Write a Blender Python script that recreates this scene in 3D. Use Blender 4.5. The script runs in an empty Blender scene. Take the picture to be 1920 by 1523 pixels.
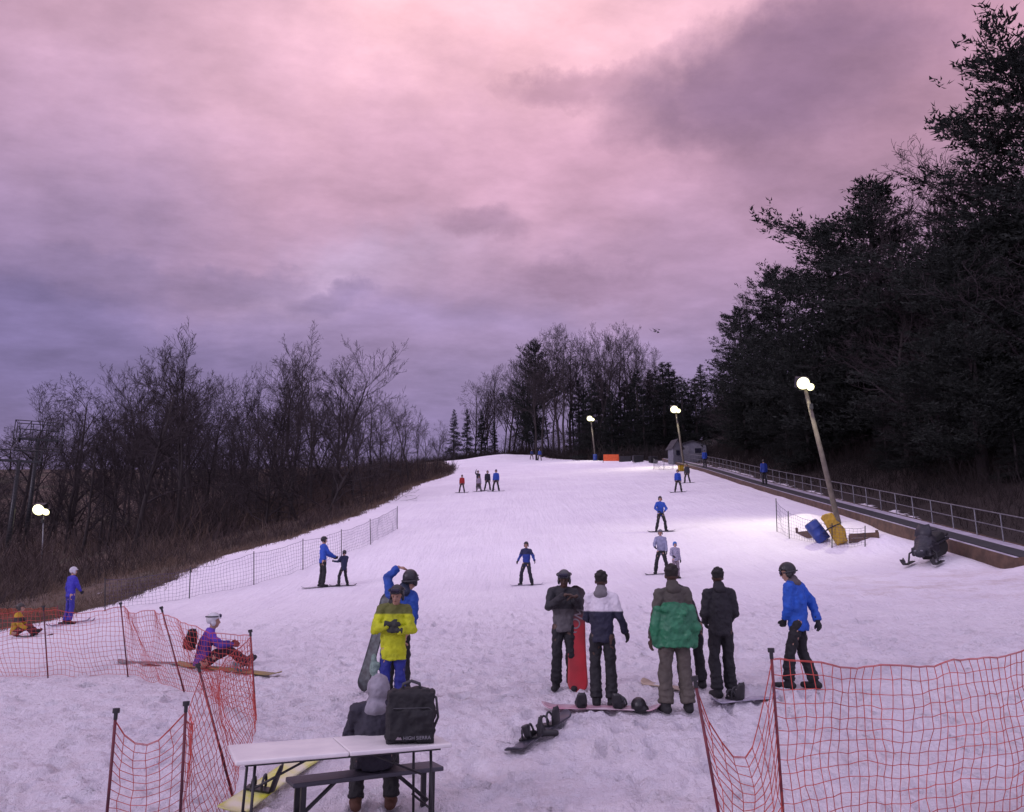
import bpy, math, random
from mathutils import Vector as V, Matrix, noise
random.seed(7)
R=math.radians
sc=bpy.context.scene; col=sc.collection
F=1507.0; TH=math.atan((1090-761.5)/F); CT,ST=math.cos(TH),math.sin(TH)
CAM=V((0,0,2.1)); FW=V((0,CT,ST)); UP=V((0,-ST,CT))
def ray(px,py): return V(((px-960)/F,0,0))+UP*((761.5-py)/F)+FW
def sm(a,b,x):
    t=max(0,min(1,(x-a)/(b-a))); return t*t*(3-2*t)
def curve(pts):
    xs=[p[0] for p in pts]; ys=[p[1] for p in pts]; n=len(xs)
    tg=[]
    for i in range(n):
        a=max(0,i-1); b=min(n-1,i+1); tg.append((ys[b]-ys[a])/(xs[b]-xs[a]))
    def f(x):
        if x<=xs[0]: return ys[0]
        if x>=xs[-1]: return ys[-1]
        i=0
        while xs[i+1]<x: i+=1
        h=xs[i+1]-xs[i]; t=(x-xs[i])/h
        return (2*t**3-3*t*t+1)*ys[i]+(t**3-2*t*t+t)*h*tg[i]+(-2*t**3+3*t*t)*ys[i+1]+(t**3-t*t)*h*tg[i+1]
    return f
P=curve([(-60,-.3),(0,-.05),(5,0),(8,.08),(10.4,.5),(14,.8),(20,1.2),(28,1.95),(32,2.6),(37,3.9),(45,5.4),(60,8.2),(80,12),(110,17.3),(149,24.2),(162,26.6),(175,27.0),(220,27.5),(400,30)])
XE=curve([(-60,-60),(5,-30),(16,-17),(20,-14.8),(27,-14),(35,-13.3),(42,-11.4),(57,-9.8),(80,-9.3),(100,-7.5),(125,-9),(150,-12.5),(165,-14)])
YE=curve([(-60,165),(-5,162),(4,155),(13,125),(21,109),(30,100)])
def XC(y): return 16+(min(y,112)-25)*.06
def ZLL(y): return 2.75+.188*(y-25)
MOUNDS=[(14.2,31.6,.8,.5),(13.2,33.2,.9,.3),(15.3,23.6,1.2,.3),(13.9,38.3,1.0,.35),(-2.5,160,6,.8),(5,153,5,.5),(16,99,2,.6)]
def G(x,y):
    z=P(y)+.05*max(-25,min(25,x))*sm(4,14,y)
    e=XE(y)
    if x<e: z-=min(7,.17*(e-x))*(1-.85*sm(100,165,y))*sm(14,30,y)
    c=XC(y)+2.2
    if x>c and y>0: z+=min(9,.3*(x-c))*sm(5,25,y)*(1-.5*sm(120,170,y))
    if 18<y<112 and x>XC(y)-4:
        k=sm(XC(y)-3.6,XC(y)-.9,x)*(1-sm(XC(y)+1.3,XC(y)+4,x))*sm(18,24,y)*(1-sm(106,112,y)); t=ZLL(y)-.42
        if t>z: z+=(t-z)*k
    for mx,my,r,h in MOUNDS:
        d=((x-mx)**2+(y-my)**2)/(r*r)
        if d<6: z+=h*math.exp(-d)
    return z
def hit(px,py):
    r=ray(px,py); t=3.0
    while t<240:
        p=CAM+r*t
        if p.z<G(p.x,p.y): break
        t+=.1 if t<40 else .5
    a,b=t-.5,t
    for _ in range(20):
        m=(a+b)/2; p=CAM+r*m
        if p.z<G(p.x,p.y): b=m
        else: a=m
    p=CAM+r*b; return V((p.x,p.y,G(p.x,p.y)))
def gat(px,D):
    x=(px-960)/F*D; y=D
    for _ in range(6): y=(D-(G(x,y)-2.1)*ST)/CT
    return V((x,y,G(x,y)))
def zat(y,py):
    v=(761.5-py)/F
    return 2.1+y*(v*CT+ST)/(CT-v*ST)
# ---------------------------------------------------------------- materials
def nodes(m):
    m.use_nodes=True; return m.node_tree.nodes,m.node_tree.links
def mat(name,c,rough=.7,c2=None,scale=5,bump=.0,bscale=30,metal=0,emit=None,estr=0,split=None,trans=0,axis='Z',soft=.01):
    m=bpy.data.materials.new(name); n,l=nodes(m); b=n['Principled BSDF']
    b.inputs['Roughness'].default_value=rough; b.inputs['Metallic'].default_value=metal
    tc=n.new('ShaderNodeTexCoord')
    c2_=c2 or tuple(x*.7 for x in c)
    nz=n.new('ShaderNodeTexNoise'); nz.inputs['Scale'].default_value=scale; nz.inputs['Detail'].default_value=5
    l.new(tc.outputs['Object'],nz.inputs['Vector'])
    rp=n.new('ShaderNodeValToRGB'); rp.color_ramp.elements[0].position=.35; rp.color_ramp.elements[1].position=.65
    rp.color_ramp.elements[0].color=(*c,1); rp.color_ramp.elements[1].color=(*c2_,1)
    l.new(nz.outputs['Fac'],rp.inputs['Fac']); out=rp.outputs['Color']
    if split:
        sp=n.new('ShaderNodeSeparateXYZ'); l.new(tc.outputs['Object'],sp.inputs[0])
        for (z,cc) in split:
            mr=n.new('ShaderNodeMapRange'); mr.inputs[1].default_value=z-soft; mr.inputs[2].default_value=z+soft
            l.new(sp.outputs[axis],mr.inputs[0])
            mx=n.new('ShaderNodeMix'); mx.data_type='RGBA'; l.new(mr.outputs[0],mx.inputs[0]); l.new(out,mx.inputs[6]); mx.inputs[7].default_value=(*cc,1)
            out=mx.outputs[2]
    l.new(out,b.inputs['Base Color'])
    if bump:
        n2=n.new('ShaderNodeTexNoise'); n2.inputs['Scale'].default_value=bscale; n2.inputs['Detail'].default_value=4; l.new(tc.outputs['Object'],n2.inputs['Vector'])
        bp=n.new('ShaderNodeBump'); bp.inputs['Strength'].default_value=bump; bp.inputs['Distance'].default_value=.02
        l.new(n2.outputs['Fac'],bp.inputs['Height']); l.new(bp.outputs[0],b.inputs['Normal'])
    if emit: b.inputs['Emission Color'].default_value=(*emit,1); b.inputs['Emission Strength'].default_value=estr
    return m
_c={}
def cloth(c,split=None,rough=.75):
    k=(c,str(split),rough)
    if k not in _c: _c[k]=mat('cloth',c,rough,tuple(x*.7 for x in c),7,.8,16,split=split)
    return _c[k]
BLACK=(.010,.010,.013); NAVY=(.012,.018,.06); BLUE=(.012,.09,.48)
M=dict(bark=mat('bark',(.036,.028,.028),.95,(.022,.017,.018),3,.6,8), twig=mat('twig',(.036,.026,.029),.95,(.022,.016,.019),1),
 pine=mat('needles',(.010,.014,.011),.9,(.005,.008,.006),.8), cedar=mat('cedar_foliage',(.009,.013,.010),.9,(.005,.007,.006),.9),
 brush=mat('brush',(.060,.038,.034),.95,(.03,.021,.022),.15), tan=mat('tan_brush',(.115,.076,.055),.95,(.06,.042,.034),.2), grass=mat('dry_grass',(.15,.10,.07),.95,(.07,.048,.035),.2), under=mat('undergrowth_stems',(.022,.014,.013),.95,(.012,.009,.009),.3),
 redstring=mat('red_net',(.50,.07,.05),.6,(.35,.04,.035),3), redpole=mat('red_pole',(.16,.015,.025),.5,(.06,.01,.02),3), blackplastic=mat('black_plastic',BLACK,.45,(.02,.02,.022),8),
 greynet=mat('grey_net',(.07,.05,.12),.7,(.05,.04,.09),3), white=mat('white_plastic',(.72,.70,.68),.45,(.62,.6,.6),4,.1,40), steel=mat('galvanised_steel',(.22,.22,.24),.45,(.15,.15,.17),6,metal=.5),
 wood=mat('weathered_boards',(.12,.072,.050),.85,(.065,.04,.028),3,.5,12), polewood=mat('pole_wood',(.15,.13,.11),.85,(.10,.085,.07),4,.4,15), belt=mat('belt',(.02,.02,.025),.7,(.03,.03,.035),3,.3,20),
 deck=mat('deck_strip',(.45,.42,.50),.8,(.3,.27,.33),2,.3,6), darkmetal=mat('dark_metal',(.02,.02,.023),.4,(.03,.03,.033),6,metal=.3), rubber=mat('rubber',(.01,.01,.011),.8,(.016,.016,.016),9),
 lens=mat('goggle_lens',(.03,.03,.05),.08,(.05,.04,.08),5,metal=.6), eye=mat('eye_dark',(.01,.008,.008),.3), lip=mat('lip',(.16,.06,.05),.6),
 lamp=mat('lit_lamp',(.5,.5,.4),.4,(.5,.5,.4),1,emit=(1,.94,.50),estr=2.6), barrel=mat('blue_barrel',(.01,.04,.24),.5,(.01,.03,.16),3), yellow=mat('yellow_pad',(.42,.26,.01),.6,(.28,.17,.01),4,.3,12),
 orange=mat('orange_banner',(.75,.13,.03),.6,(.6,.09,.02),4), hutwall=mat('hut_wall',(.16,.16,.19),.8,(.12,.12,.15),3), roof=mat('dark_roof',(.05,.045,.055),.8,(.03,.03,.035),4), glass=mat('window_glass',(.02,.02,.03),.1,(.03,.03,.05),4),
 letter=mat('pale_lettering',(.24,.20,.22),.6,(.18,.15,.17),4), strap=mat('grey_strap',(.05,.05,.055),.7,(.03,.03,.035),9))
# ---------------------------------------------------------------- mesh builder
def frame(d,ref=None):
    d=d.normalized(); r=V(ref) if ref else V((0,0,1))
    if abs(r.normalized().dot(d))>.96: r=V((1,0,0)) if abs(d.x)<.9 else V((0,1,0))
    e1=(r-d*r.dot(d)).normalized(); return e1,d.cross(e1)
class MB:
    def __init__(s): s.v=[]; s.f=[]
    def add(s,vs,fs):
        o=len(s.v); s.v+=[tuple(p) for p in vs]; s.f+=[tuple(i+o for i in f) for f in fs]
    def box(s,c,sz,M_=None):
        x,y,z=[q/2 for q in sz]; c=V(c)
        vs=[V((a*x,b*y,d*z)) for a in(-1,1) for b in(-1,1) for d in(-1,1)]
        if M_: vs=[M_@p for p in vs]
        s.add([p+c for p in vs],[(0,1,3,2),(4,6,7,5),(0,4,5,1),(2,3,7,6),(0,2,6,4),(1,5,7,3)])
    def tube(s,pts,rad,n=6,caps=True):
        pts=[V(p) for p in pts]; m=len(pts); vs=[]
        if not hasattr(rad,'__len__'): rad=[rad]*m
        for i in range(m):
            d=pts[min(i+1,m-1)]-pts[max(i-1,0)]; 
            if d.length<1e-9: d=V((0,0,1))
            a,b=frame(d,(.13,.31,.94))
            for k in range(n):
                t=2*math.pi*k/n; vs.append(pts[i]+(a*math.cos(t)+b*math.sin(t))*rad[i])
        fs=[(i*n+k,i*n+(k+1)%n,(i+1)*n+(k+1)%n,(i+1)*n+k) for i in range(m-1) for k in range(n)]
        if caps: fs+=[tuple(range(n))[::-1],tuple(range((m-1)*n,m*n))]
        s.add(vs,fs)
    def cap(s,p0,r0,p1,r1,e=1,ref=None,flat=(0,0),n=14):
        p0,p1=V(p0),V(p1); d=p1-p0
        if d.length<1e-6: d=V((0,0,1e-4))
        e1,e2=frame(d,ref or (1,0,0)); u=d.normalized(); vs=[]
        rings=[]
        if flat[0]: rings+=[(p0,r0)]
        else: rings+=[(p0-u*r0*min(e,1)*math.cos(t),r0*math.sin(t)) for t in (.15,.5,.9,1.25)]+[(p0,r0)]
        if flat[1]: rings+=[(p1,r1)]
        else: rings+=[(p1,r1)]+[(p1+u*r1*min(e,1)*math.cos(t),r1*math.sin(t)) for t in (1.25,.9,.5,.15)]
        for c,r in rings:
            for k in range(n):
                t=2*math.pi*k/n; vs.append(c+e1*math.cos(t)*r+e2*math.sin(t)*r*e)
        m=len(rings)
        fs=[(i*n+k,i*n+(k+1)%n,(i+1)*n+(k+1)%n,(i+1)*n+k) for i in range(m-1) for k in range(n)]
        fs+=[tuple(range(n))[::-1],tuple(range((m-1)*n,m*n))]
        s.add(vs,fs)
    def ell(s,c,r,M_=None,n=14,m=9,fn=None):
        vs=[];c=V(c)
        for i in range(m+1):
            ph=math.pi*max(.04,min(.96,i/m))
            for k in range(n):
                t=2*math.pi*k/n; p=V((r[0]*math.sin(ph)*math.cos(t),r[1]*math.sin(ph)*math.sin(t),r[2]*math.cos(ph)))+c
                if fn: p=fn(p)
                if M_: p=M_@p
                vs.append(p)
        fs=[(i*n+k,(i+1)*n+k,(i+1)*n+(k+1)%n,i*n+(k+1)%n) for i in range(m) for k in range(n)]
        fs+=[tuple(range(n)),tuple(range(m*n,(m+1)*n))[::-1]]
        s.add(vs,fs)
    def prism(s,prof,y0,y1,M_=None):
        n=len(prof); vs=[V((x,y0,z)) for x,z in prof]+[V((x,y1,z)) for x,z in prof]
        if M_: vs=[M_@p for p in vs]
        s.add(vs,[tuple(range(n)),tuple(range(n,2*n))[::-1]]+[(i,i+n,(i+1)%n+n,(i+1)%n) for i in range(n)])
    def mesh(s,name,m,smooth=False):
        me=bpy.data.meshes.new(name); me.from_pydata(s.v,[],s.f); me.materials.append(m)
        if smooth: me.polygons.foreach_set('use_smooth',[True]*len(me.polygons))
        me.update(); return me
    def build(s,name,m,parent=None,smooth=False,vox=0,si=0,disp=0,bev=0):
        o=bpy.data.objects.new(name,s.mesh(name,m,smooth or vox>0)); col.objects.link(o)
        if parent: o.parent=parent
        if bev: b=o.modifiers.new('b','BEVEL'); b.width=bev; b.segments=3; b.limit_method='ANGLE'
        if vox:
            r=o.modifiers.new('r','REMESH'); r.mode='VOXEL'; r.voxel_size=vox; r.use_smooth_shade=True
            if si: q=o.modifiers.new('s','SMOOTH'); q.iterations=si; q.factor=.5
            if disp: q=o.modifiers.new('d','DISPLACE'); q.texture=FOLD; q.strength=disp; q.mid_level=.5; q.texture_coords='LOCAL'
        return o
FOLD=bpy.data.textures.new('folds','CLOUDS'); FOLD.noise_scale=.085; FOLD.noise_depth=2
def tag(o,label=None,cat=None,group=None,kind=None):
    if label: o['label']=label
    if cat: o['category']=cat
    if group: o['group']=group
    if kind: o['kind']=kind
    return o
def thing(name,label,cat,loc,rz=0,group=None,scale=1):
    o=bpy.data.objects.new(name,None); col.objects.link(o); o.location=loc; o.rotation_euler=(0,0,rz); o.scale=(scale,)*3
    o.empty_display_size=.1
    return tag(o,label,cat,group)
def text(s,size,name,m,parent,loc,rot):
    cu=bpy.data.curves.new(name,'FONT'); cu.body=s; cu.size=size; cu.align_x='CENTER'; cu.align_y='CENTER'; cu.extrude=.001
    t=bpy.data.objects.new('t',cu); col.objects.link(t); bpy.context.view_layer.update()
    me=bpy.data.meshes.new_from_object(t.evaluated_get(bpy.context.evaluated_depsgraph_get())); bpy.data.objects.remove(t)
    me.materials.clear(); me.materials.append(m)
    o=bpy.data.objects.new(name,me); col.objects.link(o); o.parent=parent; o.location=loc; o.rotation_euler=rot; return o
# ---------------------------------------------------------------- people
D0=dict(pel=(0,0,.93),che=(0,0,1.25),nek=(0,0,1.47),hed=(0,.015,1.635),sL=(-.162,0,1.41),sR=(.162,0,1.41),eL=(-.212,-.03,1.13),eR=(.212,-.03,1.13),
 wL=(-.225,.05,.88),wR=(.225,.05,.88),hL=(-.085,0,.90),hR=(.085,0,.90),kL=(-.105,.03,.50),kR=(.105,.03,.50),aL=(-.12,-.02,.09),aR=(.12,-.02,.09),fL=(-.15,1,0),fR=(.15,1,0))
def hand(mb,w,d,nr,side,k=1.0):
    d=d.normalized(); nr=(nr-d*nr.dot(d)).normalized(); lat=d.cross(nr)*side
    mb.cap(w,.026*k,w+d*.075,.036*k,.5,ref=tuple(lat),n=10)
    for i,L in enumerate((.062,.074,.068,.052)):
        b=w+d*(.085-.004*abs(i-1))+lat*(.03-.02*i)
        d1=(d+nr*.45+lat*(.10-.07*i)).normalized(); d2=(d+nr*1.3).normalized()
        q=b+d1*L*.6; mb.cap(b,.0100*k,q,.0092*k,n=8); mb.cap(q,.0092*k,q+d2*L*.5,.008*k,n=8)
    b=w+d*.03+lat*.028; q=b+(lat*.8+d*.7+nr*.2).normalized()*.045
    mb.cap(b,.013*k,q,.011*k,n=8); mb.cap(q,.011*k,q+(d+lat*.15+nr*.3).normalized()*.035,.009*k,n=8)
SK=dict(light=mat('skin',(.42,.24,.17),.55),tan=mat('skin_tan',(.28,.16,.11),.55),dark=mat('skin_dark',(.07,.035,.022),.5))
def person(label,px,feet,head,yaw,jacket,pants,J={},helmet=None,hair=None,gloves=None,skin='light',q=1,hood=None,goggles=0,look=(0,0,0),puff=1.0,boots=(.012,.012,.014),group=None,loc=None,scale=None,long=.0,legs=1.0,sole=0,scarf=None,slim=.93):
    j={k:V(v) for k,v in D0.items()}
    for k,v in J.items(): j[k]=V(v)
    g=V(loc) if loc is not None else hit(px,feet)
    top=j['hed'].z+.12+(.035 if helmet else .01)
    s=scale or (zat(g.y,head)-g.z)/top
    rt=thing('person',label,'person',(g.x,g.y,g.z+sole),R(yaw),group,s)
    vx=(.0085,.013,.02)[q if q<3 else 2]; vc=(.012,.016,.024)[q if q<3 else 2]
    sh=(j['sR']-j['sL']).normalized(); ref=tuple(sh)
    b=MB(); 
    b.cap(j['pel'],.13,j['che'],.135,.7,ref); b.cap(j['che'],.135,j['nek']-V((0,0,.05)),.10,.65,ref); b.cap(j['sL'],.05,j['sR'],.05)
    b.cap(j['nek']-V((0,0,.04)),.055,j['hed']-V((0,0,.06)),.052)
    for k in 'LR':
        b.cap(j['s'+k],.052,j['e'+k],.04); b.cap(j['e'+k],.041,j['w'+k],.027)
        b.cap(j['h'+k],.085,j['k'+k],.055); b.cap(j['k'+k],.056,j['a'+k],.04)
        f=j['f'+k].normalized(); b.cap(j['a'+k]-V((0,0,.03))-f*.03,.038,j['a'+k]-V((0,0,.045))+f*.15,.03)
        side=-1 if k=='L' else 1
        fd=j.get('d'+k,(j['w'+k]-j['e'+k])); nr=j.get('n'+k,V((-side,.4,0)))
        hand(b,j['w'+k],fd,nr,side)
    H=Matrix.Translation(j['hed'])@Matrix.Rotation(R(look[0]),4,'Z')@Matrix.Rotation(R(look[1]),4,'X')@Matrix.Rotation(R(look[2]),4,'Y')
    b.ell((0,-.012,.025),(.074,.092,.093),H); b.ell((0,.02,-.03),(.06,.068,.08),H); b.ell((0,.05,-.09),(.03,.028,.022),H)
    b.cap(H@V((0,.082,.005)),.010,H@V((0,.104,-.028)),.014); b.ell((0,.068,.022),(.05,.02,.012),H)
    b.ell((-.076,-.005,-.008),(.012,.02,.03),H); b.ell((.076,-.005,-.008),(.012,.02,.03),H); b.ell((0,.082,-.062),(.022,.011,.011),H)
    bo=b.build('body',SK[skin],rt,vox=vx,si=2)
    if q==0 or (q==1 and abs((yaw+look[0]+180)%360-180)>70):
        for sx in(-1,1):
            e=MB(); e.ell((sx*.028,.083,.0),(.011,.006,.006),H); e.build('eye',M['eye'],bo,True)
        e=MB(); e.ell((0,.092,-.062),(.02,.004,.005),H); e.build('mouth',M['lip'],bo,True)
    a=MB(); pf=puff; dn=(j['pel']-j['che']).normalized(); hem=j['pel']+dn*(.09+long)
    a.cap(hem,.172*pf*slim,j['pel'],.168*pf*slim,.78,ref,(1,0)); a.cap(j['pel'],.165*pf*slim,j['che'],.182*pf*slim,.72,ref)
    mid=(j['sL']+j['sR'])/2
    a.cap(j['che'],.182*pf*slim,mid-V((0,0,.02)),.14*pf,.72,ref); a.cap(j['sL'],.068*pf,mid+V((0,0,.035)),.08,); a.cap(j['sR'],.068*pf,mid+V((0,0,.035)),.08)
    a.cap(j['nek']-V((0,0,.06)),.085,j['nek']+V((0,.0,.035)),.074,1,None,(0,1))
    for k in 'LR':
        a.cap(j['s'+k],.072*pf,j['e'+k],.060*pf); w=j['w'+k]; e=j['e'+k]; a.cap(e,.060*pf,e+(w-e)*.97,.048*pf,1,None,(0,1))
    jm=jacket if not isinstance(jacket,tuple) else cloth(jacket)
    jo=a.build('jacket',jm,rt,vox=vc,si=2,disp=.05 if q<2 else .03)
    t=MB(); t.cap(j['pel']+V((0,0,.06)),.15*slim,(j['hL']+j['hR'])/2,.145*slim,.78,tuple(j['hR']-j['hL']))
    for k in 'LR':
        up_=(j['k'+k]-j['a'+k]).normalized()
        t.cap(j['h'+k],.095*legs*slim,j['k'+k],.073*legs); t.cap(j['k'+k],.073*legs,j['a'+k]+up_*.03,.080*legs,1,None,(0,1))
        if q==0:
            for z_ in(.06,.13,.21): c_=j['a'+k]+up_*z_; t.ell(c_,(.088*legs,.088*legs,.03))
    t.build('trousers',pants if not isinstance(pants,tuple) else cloth(pants),rt,vox=vc,si=2,disp=.045)
    for k in 'LR':
        bt=MB(); f=j['f'+k].normalized(); A=j['a'+k]; 
        bt.cap(A-V((0,0,.035))-f*.05,.055,A-V((0,0,.04))+f*.17,.05,.9); bt.cap(A-V((0,0,.03)),.06,A+(j['k'+k]-A).normalized()*.16,.068,1,None,(0,1))
        zf=A.z-.09
        bt.v=[(x,y,max(z,zf)) for x,y,z in bt.v]
        bt.build('boot',cloth(boots),rt,vox=vc,si=1)
    if gloves:
        for k in 'LR':
            gl=MB(); side=-1 if k=='L' else 1; w=j['w'+k]; fd=j.get('d'+k,(w-j['e'+k])); nr=j.get('n'+k,V((-side,.4,0)))
            hand(gl,w,fd,nr,side,1.35); gl.cap(w-fd.normalized()*.07,.045,w,.036,1,None,(1,0)); gl.build('glove',cloth(gloves),rt,vox=.009 if q==0 else .016,si=1)
    if scarf:
        a=MB(); a.cap(j['nek']-V((0,.01,.03)),.088,j['nek']+V((0,-.01,.05)),.082); a.ell(j['nek']+V((0,-.07,.0)),(.1,.06,.06)); a.build('collar',cloth(scarf),rt,vox=.014,si=2,disp=.02)
    if helmet:
        h=MB()
        def cut(p):
            lim=.042 if p.y>.03 else (-.045 if p.y<-.02 else -.045+.087*(p.y+.02)/.05)
            return V((p.x,p.y,max(p.z,lim)))
        h.ell((0,-.012,.032),(.1,.122,.118),H,20,14,cut)
        for sx in(-1,1): h.ell((sx*.082,-.015,-.03),(.022,.042,.055),H)
        h.cap(H@V((-.06,.10,.05)),.012,H@V((.06,.10,.05)),.012)
        ho=h.build('helmet',cloth(helmet,None,.35),rt,vox=.010 if q<2 else .016,si=1)
        if goggles:
            gg=MB(); 
            z0=.085 if goggles==1 else .01
            y0=.098 if goggles==1 else .092
            gg.cap(H@V((-.048,y0,z0)),.034,H@V((.048,y0,z0)),.034,.55,ref=tuple((H.to_3x3()@V((0,0,1)))))
            gg.build('goggles',M['lens'],ho,True)
            st=MB(); pts=[H@V((.108*math.cos(u),-.012+.130*math.sin(u),z0-.01)) for u in [R(x) for x in range(30,-211,-15)]]
            st.tube(pts,.011,6); st.build('goggle_strap',M['strap'],ho,True)
    if hair:
        h=MB(); hr=random.Random(3)
        h.ell((0,-.025,.045),(.086,.092,.09),H)
        for i in range(40):
            u=hr.uniform(0,6.28); ph=hr.uniform(0,1.5)
            p=V((.078*math.sin(ph)*math.cos(u),-.03+.085*math.sin(ph)*math.sin(u),.05+.085*math.cos(ph)))
            if p.y>.04 and p.z<.09: continue
            h.ell(p,(.022,.022,.022),H,8,6)
        h.build('hair',cloth(hair),rt,vox=.009,si=1)
    if hood:
        h=MB()
        def cut2(p): return V((p.x,min(p.y,.06),p.z))
        h.ell((0,-.02,.01),(.112,.128,.14),H,18,12,cut2); h.cap(j['nek']-V((0,.04,.04)),.13,j['nek']+V((0,0,.03)),.10,.8)
        h.build('hood',cloth(hood),rt,vox=.013,si=2,disp=.04)
    return rt,j,s
# ---------------------------------------------------------------- boards and skis
def orient(p0,p1,roll=0):
    d=(p1-p0).normalized(); y=V((0,0,1)).cross(d)
    if y.length<.1: y=V((0,1,0)).cross(d)
    y.normalize(); z=d.cross(y); Mx=Matrix((d,y,z)).transposed().to_4x4()
    return Mx@Matrix.Rotation(roll,4,'X')
def plank(L,W,up=.09,th=.012,waist=.88,tipn=.14,n=30):
    mb=MB(); vs=[]; m=8
    for i in range(n+1):
        t=-1+2*i/n; x=t*L/2; e=max(0,(abs(t)-(1-2*tipn))/(2*tipn)); w=W/2*(waist+(1-waist)*min(1,abs(t)/(1-2*tipn))**2)*math.sqrt(max(0.02,1-e**2.6)); z=up*e**1.8+.008*(1-t*t)
        for k in range(m+1): vs.append((x,w*(-1+2*k/m),z+th))
        for k in range(m+1): vs.append((x,w*(-1+2*k/m),z))
    r=2*(m+1); fs=[]
    for i in range(n):
        for k in range(m):
            a=i*r+k; fs+=[(a,a+r,a+r+1,a+1),(a+m+1,a+m+2,a+r+m+2,a+r+m+1)]
        fs+=[(i*r,i*r+m+1,(i+1)*r+m+1,(i+1)*r),(i*r+m,(i+1)*r+m,(i+1)*r+2*m+1,i*r+2*m+1)]
    for i in (0,n): 
        for k in range(m): a=i*r+k; fs.append((a,a+1,a+m+2,a+m+1))
    mb.add(vs,fs); return mb
def binding(parent,x,ang=15,col_=None,hb=1.0):
    Mx=Matrix.Translation((x,0,.02))@Matrix.Rotation(R(90+ang),4,'Z')
    b=MB(); b.box(Mx@V((0,0,.012)),(.24,.10,.022),Mx.to_3x3())
    o=b.build('binding',col_ or M['blackplastic'],parent,bev=.006)
    h=MB(); pr=[]
    for i in range(9):
        t=math.pi*(i/8)-math.pi/2; pr.append((math.sin(t)*.055,-math.cos(t)*.03))
    vs=[]; 
    for z,sc_,bk in((.0,1,0),(.10*hb,1.05,-.02),(.20*hb,.85,-.05),(.25*hb,.45,-.065)):
        for a_,b_ in pr: vs.append(Mx@V((-.11+b_*sc_+bk,a_*sc_,z+.02)))
    fs=[(i*9+k,i*9+k+1,(i+1)*9+k+1,(i+1)*9+k) for i in range(3) for k in range(8)]
    h.add(vs,fs); ho=h.build('highback',col_ or M['blackplastic'],o,True); sd=ho.modifiers.new('s','SOLIDIFY'); sd.thickness=.012
    s=MB()
    for xx,zz in((.06,.09),(-.04,.13)):
        s.tube([Mx@V((xx,.055*math.cos(R(u))*1.1,.02+zz*math.sin(R(u)))) for u in range(0,181,20)],.013,6)
    s.build('strap',M['strap'],o,True)
def snowboard(label,p0,p1,m,W=.27,bind=(1,1),roll=0,cat='snowboard',name='snowboard',bcol=None,lift=.02,group=None,hb=1.0):
    p0,p1=V(p0),V(p1); L=(p1-p0).length; c=(p0+p1)/2
    o=thing(name,label,cat,c+V((0,0,lift)),0,group); o.rotation_euler=orient(p0,p1,roll).to_euler()
    plank(L,W,up=.06,tipn=.11).build('deck',m,o,True)
    if bind[0]: binding(o,-.25*L/1.5,12,bcol,hb)
    if bind[1]: binding(o,.25*L/1.5,-12,bcol,hb)
    return o
def ski(label,c,d,L,m,group=None,lift=.015):
    c=V(c); d=V(d).normalized(); q0=c-d*L*.45; q1=c+d*L*.55; q0.z=G(q0.x,q0.y); q1.z=G(q1.x,q1.y)
    mid=(q0+q1)/2; zz=max(0,G(c.x,c.y)-mid.z)
    o=thing('ski',label,'ski',mid+V((0,0,lift+zz)),0,group); o.rotation_euler=orient(q0,q1).to_euler()
    plank(L,.09,up=.08,tipn=.06,waist=.75).build('deck',m,o,True)
    b=MB(); b.box((.12-.05*L,0,.035),(.08,.06,.04)); b.box((-.18-.05*L,0,.04),(.09,.06,.05)); b.build('binding',M['blackplastic'],o,bev=.006)
    return o
def skis_for(rt,j,s,yaw,label,m,L=1.4):
    Rz=Matrix.Rotation(R(yaw),3,'Z')
    for k in 'LR':
        p=V(rt.location)+Rz@(V((j['a'+k].x,j['a'+k].y+.05,0))*s)
        ski(label,p,Rz@V((j['f'+k].x*.3,j['f'+k].y,0)),L*s,m,label)
def board_for(rt,s,label,m,ang=0,L=1.45,bind=(0,0)):
    c=V(rt.location); d=Matrix.Rotation(R(ang),3,'Z')@V((1,0,0)); q0=c-d*L*s/2; q1=c+d*L*s/2
    q0.z=G(q0.x,q0.y); q1.z=G(q1.x,q1.y); dz=max(0,c.z-(q0.z+q1.z)/2)
    return snowboard(label,q0,q1,m,.26*s,bind,lift=.01+dz)
MB_D=mat('dark_board',(.02,.02,.03),.3,(.05,.05,.07),6); MB_W=mat('pale_board',(.45,.42,.5),.3,(.3,.28,.36),6)
SKIM=mat('ski_deck',(.10,.09,.14),.35,(.25,.2,.3),9)
JK_O=cloth((.10,.095,.10),[(1.17,(.02,.02,.024))])
JK_P=cloth((.012,.013,.035),[(1.24,(.60,.57,.62))])
JK_L=cloth((.50,.56,.008),[(1.36,(.10,.11,.02))])
JK_K=(.28,.29,.42)
person('person in dark jacket and helmet leaning folded arms on an upright red snowboard',1058,1296,1067,176,JK_O,BLACK,dict(hed=(-.02,.07,1.60),nek=(0,.02,1.46),
  eL=(-.235,.14,1.20),eR=(.22,.16,1.20),wL=(-.20,.33,1.36),wR=(-.04,.33,1.38),dL=(.9,.15,-.1),dR=(-.9,.2,.0),nL=(0,.2,-1),nR=(0,.2,-1),kR=(.10,.06,.5),kL=(-.1,.03,.5)),
  helmet=(.05,.055,.06),goggles=1,skin='dark',q=0,look=(-5,-15,0))
pb=hit(1085,1299); pb2=pb+V((-.02,.16,1.40))
rb=thing('snowboard','red snowboard with black tip standing upright under leaning arms','snowboard',(pb+pb2)/2,0)
Mx=Matrix((( 0,-1,0),(0,0,-1),(1,0,0)))
rb.rotation_euler=(Matrix.Rotation(-.11,3,'X')@Mx).to_euler()
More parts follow.
